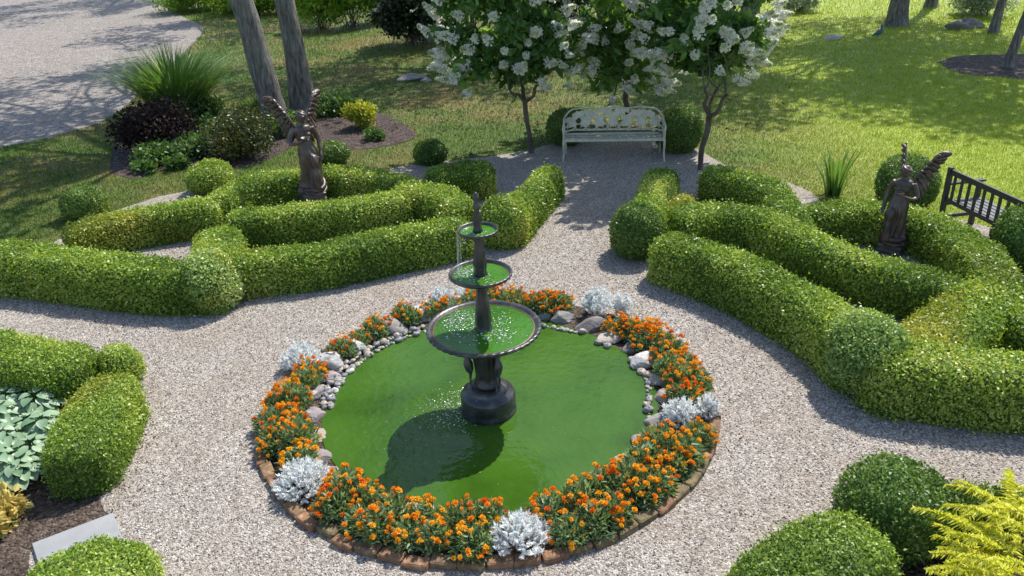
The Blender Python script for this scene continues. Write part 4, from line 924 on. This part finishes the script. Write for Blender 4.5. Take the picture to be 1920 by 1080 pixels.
# ------------------------------------------------------------------ winged statues
def figure_mesh(side):
    """draped standing girl, one continuous body; side -1 / 1 mirrors the pose"""
    mb = MB(); s = side
    z = np.array([.13, .2, .32, .48, .62, .74, .84, .92, 1.0, 1.06, 1.105, 1.13, 1.17]); rx = np.array([.17, .155, .13, .118, .115, .112, .092, .082, .095, .105, .088, .045, .036])
    cx = np.array([.0, .0, .012, .022, .024, .02, .01, 0, 0, 0, 0, 0, 0]) * s; cy = np.array([0, 0, 0, -.01, -.02, -.015, -.005, 0, -.005, 0, .0, 0, -.006])
    n = 28; t_ = np.arange(n) * 2 * pi / n; V = []
    for i in range(len(z)):
        fl = .82 if z[i] < .8 else .72 if z[i] < 1.11 else 1.
        V.append(np.stack([cx[i] + rx[i] * np.cos(t_), cy[i] + rx[i] * fl * np.sin(t_), np.full(n, z[i])], 1))
    V = np.vstack(V + [[(0, 0, z[0])], [(0, -.006, z[-1])]]); k = n * len(z)
    mb.add(V, [gridfaces(len(z), n, False, True), fan(np.arange(n)[::-1], k), fan(np.arange(n) + n * (len(z) - 1), k + 1)])
    ellipsoid(mb, (.005 * s, -.02, 1.245), (.056, .066, .078)); ellipsoid(mb, (0, -.058, 1.205), (.03, .028, .03)); ellipsoid(mb, (.005 * s, -.088, 1.24), (.011, .016, .02))
    for q in (-1, 1): ellipsoid(mb, (q * .02, -.078, 1.262), (.014, .01, .007)); ellipsoid(mb, (q * .042, -.05, .99), (.04, .042, .04)); ellipsoid(mb, (q * .058, -.015, 1.24), (.01, .018, .022))
    ellipsoid(mb, (.05 * s, -.12, .62), (.055, .05, .1)); ellipsoid(mb, (.055 * s, -.135, .34), (.05, .045, .2))     # the advanced knee under the gown
    def arm(pts, r):
        tube(mb, smoothpath(pts, 14), np.interp(np.linspace(0, 1, 14), [0, .45, .95, 1], r), 10)
        e = np.asarray(pts[-1]); d = unit(e - np.asarray(pts[-2])); sd = unit(np.cross(d, [0, 0, 1.])); ellipsoid(mb, e + d * .02, (.024, .02, .024))
        for j, L in enumerate((.045, .055, .06, .052)):
            o_ = e + d * .03 + sd * (j - 1.5) * .013; tube(mb, [o_, o_ + d * L * .6 + [0, 0, -.006], o_ + d * L + [0, 0, -.02]], [.008, .007, .005], 6)
        tube(mb, [e + sd * .02, e + sd * .035 + d * .03, e + sd * .03 + d * .05], [.009, .008, .005], 6)
    arm([(-.1 * s, 0, 1.08), (-.165 * s, -.02, .93), (-.15 * s, -.12, .9), (-.05 * s, -.2, .96)], [.038, .03, .02, .02])
    arm([(.1 * s, 0, 1.08), (.16 * s, .0, .92), (.165 * s, -.05, .78), (.15 * s, -.1, .70)], [.038, .03, .02, .02])
    tm = bpy.data.objects.new('tmp', mesh('tmp', mb, BRONZE)); COL.objects.link(tm)
    md = tm.modifiers.new('r', 'REMESH'); md.mode = 'VOXEL'; md.voxel_size = .0085
    m2 = tm.modifiers.new('s', 'SMOOTH'); m2.iterations = 3
    bpy.context.view_layer.update(); dg = bpy.context.evaluated_depsgraph_get()
    me = bpy.data.meshes.new_from_object(tm.evaluated_get(dg)); bpy.data.objects.remove(tm)
    V = np.zeros(len(me.vertices) * 3); me.vertices.foreach_get('co', V); V = V.reshape(-1, 3)
    a = np.arctan2(V[:, 1], V[:, 0] - .015 * s); rad = np.hypot(V[:, 0], V[:, 1]); g = np.clip((.92 - V[:, 2]) / .3, 0, 1) * (rad < .19)
    fold = np.sin(a * 11 + V[:, 2] * 7 * s + 1.2 * np.sin(V[:, 2] * 9)) * .009 + np.sin(a * 5 - V[:, 2] * 9 * s) * .010
    sw = np.clip((.34 - V[:, 2]) / .2, 0, 1); fold += sw * np.sin(V[:, 2] * 75 + a * 2 * s) * .012
    d = np.stack([np.cos(a), np.sin(a), 0 * a], 1); V += d * (fold * g)[:, None]
    hs = (V[:, 2] > 1.25) | ((V[:, 2] > 1.18) & (V[:, 1] > -.01)); V += unit(V - [0, -.015, 1.24]) * (hs * (.008 + .004 * np.sin(V[:, 2] * 200 + V[:, 0] * 120)))[:, None]
    me.vertices.foreach_set('co', V.ravel()); me.polygons.foreach_set('use_smooth', np.ones(len(me.polygons), bool)); me.materials.clear(); me.materials.append(BRONZE); me.update(); return me
def wing(q, narrow=0):
    """raised wing on the side q: three overlapping ranks of long feathers fixed to a leading edge"""
    NX, NY = (.75, 1.8) if narrow else (1., 1.)
    mb = MB(); root = np.array([.045 * q, .06, 1.02]); rr = np.random.default_rng(4)
    lead = smoothpath([root, root + [.06 * q * NX, .06 * NY, .12], root + [.12 * q * NX, .12 * NY, .25], root + [.19 * q * NX, .18 * NY, .37], root + [.26 * q * NX, .24 * NY, .46]], 20)
    tube(mb, lead, np.linspace(.026, .01, 20), 8)
    def feather(b, tip, wd, off):
        b = np.asarray(b); d = tip - b; L = np.linalg.norm(d); d = d / L; nrm = unit(np.array([.55 * q, -.9, .1])); s = unit(np.cross(d, nrm)); nrm = np.cross(s, d); K = 7; f = np.linspace(0, 1, K); wv = wd * np.sqrt(np.clip(np.sin((f * .8 + .18) * pi), 0, 1))
        wv[-1] = wd * .12; rows = []
        for j in range(K):
            m0 = b + d * L * f[j] + nrm * (off - .03 * f[j] ** 2)
            rows += [m0 - s * wv[j] - nrm * .004, m0 + nrm * .007, m0 + s * wv[j] - nrm * .004, m0 - nrm * .008]
        V = np.array(rows); mb.add(np.vstack([V, V[:4].mean(0), V[-4:].mean(0)]), [gridfaces(K, 4, False, True), fan(np.arange(4)[::-1], 4 * K), fan(np.arange(4) + 4 * (K - 1), 4 * K + 1)])
    for k in range(11):
        f = k / 10; b = lead[int(3 + 15 * f)]; ang = .15 + f * 1.0
        tip = b + np.array([(.12 + .03 * f) * q * (1 if not narrow else .4), .07, -.30 + .32 * f])
        feather(b, tip, .05, 0)
    for k in range(9):
        f = k / 8; b = lead[int(2 + 15 * f)]; feather(b, b + np.array([(.07 + .03 * f) * q, .04, -.16 + .18 * f]), .03, .012)
    for k in range(7):
        f = k / 6; b = lead[int(1 + 14 * f)]; feather(b, b + np.array([.055 * q, .02, -.07 + .15 * f]), .026, .022)
    return mb
def statue_base(mb):
    n = 48; t_ = np.arange(n) * 2 * pi / n; sq = .16 / np.maximum(np.abs(np.cos(t_)), np.abs(np.sin(t_))) ; rad = np.minimum(sq, .215) * (1 - .05 * np.cos(4 * t_))
    rows = []
    for k, z in ((1.05, 0), (1.05, .06), (.97, .075), (.97, .105), (1.03, .115), (1.03, .135), (.9, .15), (.5, .175), (0.01, .18)):
        rows.append(np.stack([rad * k * np.cos(t_), rad * k * np.sin(t_), np.full(n, z)], 1))
    mb.add(np.vstack(rows), gridfaces(len(rows), n, False, True), smooth=False)
def statue(px, py, s, yaw, sc, label, lift):
    c = G(px, py); t_ = thing('angel_statue', label, 'statue', c, 'winged bronze statues in the hedges', yaw); t_.scale = (sc,) * 3; t_.location.z = lift
    mb = MB(); statue_base(mb)
    if lift: box(mb, (0, 0, -lift / sc / 2), (.44, .44, lift / sc), bev=.012)
    obj('base', mb, BRONZED, t_)
    inst('body', figure_mesh(s), t_, sc=(1.22, 1.2, 1))
    for q in (-1, 1): obj('wing', wing(q, s < 0 and q < 0), BRONZE, t_)
    mb = MB(); lathe(mb, [(0, 0), (.03, .0), (.055, .022), (.068, .05), (.062, .05), (.05, .025), (0, .012)], (-.03 * s, -.235, .95), 20, flute=(2, 5, 9, .06)); obj('shell_bowl', mb, BRONZE, t_)
    mb = MB(); pts = [np.array([.17 * cos(a) + .02 * s, .17 * sin(a) * .9, .17 + .03 * sin(2 * a) + .10 * (1 + cos(a - .6 * s)) / 2]) for a in np.linspace(-2.9, 1.7, 30)]
    tube(mb, pts, .022 + .016 * np.sin(np.linspace(0, pi, 30)), 8); pts = [p * [1.08, 1.08, .8] + [0, 0, -.02] for p in pts[6:]]; tube(mb, pts, .02 + .012 * np.sin(np.linspace(0, pi, 24)), 8)
    obj('drapery', mb, BRONZE, t_)
statue(590, 388, 1, .45, 1.1, 'brown winged angel statue ringed by hedge in front of the oak trunks', .12)
statue(1672, 472, -1, -.8, .9, 'brown winged angel statue ringed by hedge near the black bench', 0)

# ------------------------------------------------------------------ white cast iron bench
pl, pr = G(1055, 304), G(1246, 302); cen = (pl + pr) / 2; yaw = atan2(pr[1] - pl[1], pr[0] - pl[0]); HW = np.linalg.norm(pr - pl) / 2 - .02
wb = thing('garden_bench', 'white pierced cast iron bench at the end of the gravel walk', 'bench', (cen[0], cen[1], 0), None, yaw)
SD, SHH = .44, .40
def topz(u): a = abs(u) / HW; return .845 + .012 * cos(u * 13) - (.15 * max(0, (a - .78) / .22) ** 2) + .02 * math.exp(-(u / .06) ** 2)
def backpt(u, v):                         # v 0..1 up the back, which curves forward at both ends
    z = SHH + .06 + v * (topz(u) - SHH - .06); a = max(0, abs(u) / HW - .8) / .2
    return np.array([u, SD + .03 + .09 * v - .16 * a ** 2, z])
mb = MB()
us = np.linspace(-HW, HW, 70)
tube(mb, [backpt(u, 1) for u in us], .017, 8); tube(mb, [backpt(u, .0) for u in us], .013, 8)
for sg in (-1, 1): tube(mb, [backpt(sg * HW, v) for v in np.linspace(0, 1, 8)], .018, 8)
for k in range(9):
    u0 = -HW + (k + .5) * 2 * HW / 9
    tube(mb, [backpt(u0 + .115 * cos(a), .16 + .13 * sin(a)) for a in np.linspace(0, 2 * pi, 24)], .011, 6, cap=False)
rr = np.random.default_rng(31)
def fern(u0, v0, ang, L, bend, n=12):
    pts = []; u, v, a = u0, v0, ang
    for j in range(n):
        pts.append((u, v, a)); u += cos(a) * L / n; v += sin(a) * L / n / .42; a += bend / n
    cl = lambda u, v: backpt(np.clip(u, -HW + .02, HW - .02), np.clip(v, .02, .97))
    tube(mb, [cl(u, v) for u, v, a in pts], .010, 6)
    for j, (u, v, a) in enumerate(pts[1:]):
        for sg in (-1, 1):
            b = a + sg * 1.0; l = .085 * (1 - .6 * j / n); p0 = cl(u, v); p1 = cl(u + cos(b) * l, v + sin(b) * l / .42); m0 = (p0 + p1) / 2
            d = p1 - p0; nn = unit(np.cross(d, [0, -1, .2])); wd = .021
            q = np.array([p0, m0 + nn * wd, p1, m0 - nn * wd]); f_ = np.array([0, -.008, 0]); mb.add(np.vstack([q + f_, q - f_]), [np.array([[0, 1, 2, 3], [7, 6, 5, 4], [0, 4, 5, 1], [1, 5, 6, 2], [2, 6, 7, 3], [3, 7, 4, 0]])], smooth=False)
for u0, v0, a, L, bd in [(x * HW, .12, pi / 2 + t_, l, b_) for x, t_, l, b_ in ((-.93, -.35, .40, -.9), (-.78, .3, .38, .9), (-.66, -.5, .42, -.8), (-.5, .35, .40, .7), (-.36, -.4, .42, -.6), (-.2, .3, .40, .8), (-.06, -.25, .40, -.5), (.06, .25, .40, .5), (.2, -.3, .40, -.8), (.36, .4, .42, .6), (.5, -.35, .40, -.7), (.66, .5, .42, .8), (.78, -.3, .38, -.9), (.93, .35, .40, .9))]: fern(u0, v0, a, L, bd)
for u0, v0, a, L, bd in ((-.6 * HW, .75, 0, .36, -.6), (.6 * HW, .75, pi, .36, .6), (0, .9, .3, .3, -.8), (0, .9, pi - .3, .3, .8), (-.85 * HW, .6, .5, .3, -.5), (.85 * HW, .6, pi - .5, .3, .5)): fern(u0, v0, a, L, bd)
obj('backrest', mb, WHITE, wb)
mb = MB()                                 # pierced seat
beam(mb, (-HW, 0.0, SHH), (HW, 0.0, SHH), .035, .045); beam(mb, (-HW, SD, SHH), (HW, SD, SHH), .03, .03)
for k in range(23):
    u0 = -HW + .04 + k * (2 * HW - .08) / 22
    for v0 in (.09, .2, .31):
        tube(mb, [(u0 + .045 * cos(a), v0 + .062 * sin(a), SHH) for a in np.linspace(0, 2 * pi, 14)], .0105, 6, cap=False)
for v0 in (.145, .255, .37): beam(mb, (-HW, v0, SHH - .004), (HW, v0, SHH - .004), .03, .014)
obj('seat', mb, WHITE, wb)
for sg in (-1, 1):
    u = sg * HW
    mb = MB(); tube(mb, smoothpath([(u, .0, SHH), (u * 1.0, -.02, SHH + .12), (u * 1.01, -.01, SHH + .22), (u * 1.0, .10, SHH + .27), (u, .28, SHH + .28), (u, .42, SHH + .3)], 24), .02, 8, flat=.8)
    tube(mb, smoothpath([(u, .03, SHH + .03), (u, .14, SHH + .16), (u, .26, SHH + .1), (u, .2, SHH + .03)], 18), .011, 6); obj('armrest', mb, WHITE, wb)
    mb = MB(); tube(mb, smoothpath([(u, .0, SHH), (u * 1.0, -.025, .3), (u, .0, .14), (u * 1.015, -.03, 0)], 16), np.linspace(.03, .02, 16), 8, flat=.75); obj('leg', mb, WHITE, wb)
    mb = MB(); tube(mb, smoothpath([(u * .97, SD, SHH), (u * .97, SD + .01, .2), (u * .97, SD + .07, 0)], 12), np.linspace(.028, .02, 12), 8, flat=.75); obj('leg', mb, WHITE, wb)

# ------------------------------------------------------------------ black slatted bench
p0 = G(1760, 426); z1 = .86; e = G(1975, 402, z1); d = e - p0; d[2] = 0; d = unit(d); L = 1.5; yaw = atan2(d[1], d[0])
kb = thing('slatted_bench', 'black wooden slatted bench on the bright lawn seen from behind', 'bench', (p0[0], p0[1], 0), None, yaw)
# local: x along the back, +y towards the lawn (the sitter's side)
mb = MB(); beam(mb, (0.035, 0, z1 - .04), (L - .035, 0, z1 - .04), .035, .075); beam(mb, (0.035, 0, .43), (L - .035, 0, .43), .035, .06)
for k in range(10): x = .12 + k * (L - .24) / 9; beam(mb, (x, 0, .46), (x, 0, z1 - .078), .05 if k != 2 else .05, .018)
obj('backrest', mb, BLACKW, kb)
for x in (0, L):
    mb = MB(); beam(mb, (x, 0, 0), (x, 0, z1 + .02), .06, .06); obj('leg', mb, BLACKW, kb)
    mb = MB(); beam(mb, (x, .5, 0), (x, .5, .62), .06, .06); obj('leg', mb, BLACKW, kb)
    mb = MB(); beam(mb, (x, .02, .645), (x, .56, .645), .07, .03); obj('armrest', mb, BLACKW, kb)
    mb = MB(); beam(mb, (x, .03, .16), (x, .47, .16), .03, .05); beam(mb, (x, .03, .36), (x, .47, .36), .03, .06); obj('side_rail', mb, BLACKW, kb)
mb = MB()
for k in range(6): beam(mb, (.03, .07 + k * .083, .405), (L - .03, .07 + k * .083, .405), .068, .022)
obj('seat', mb, SLATW, kb)
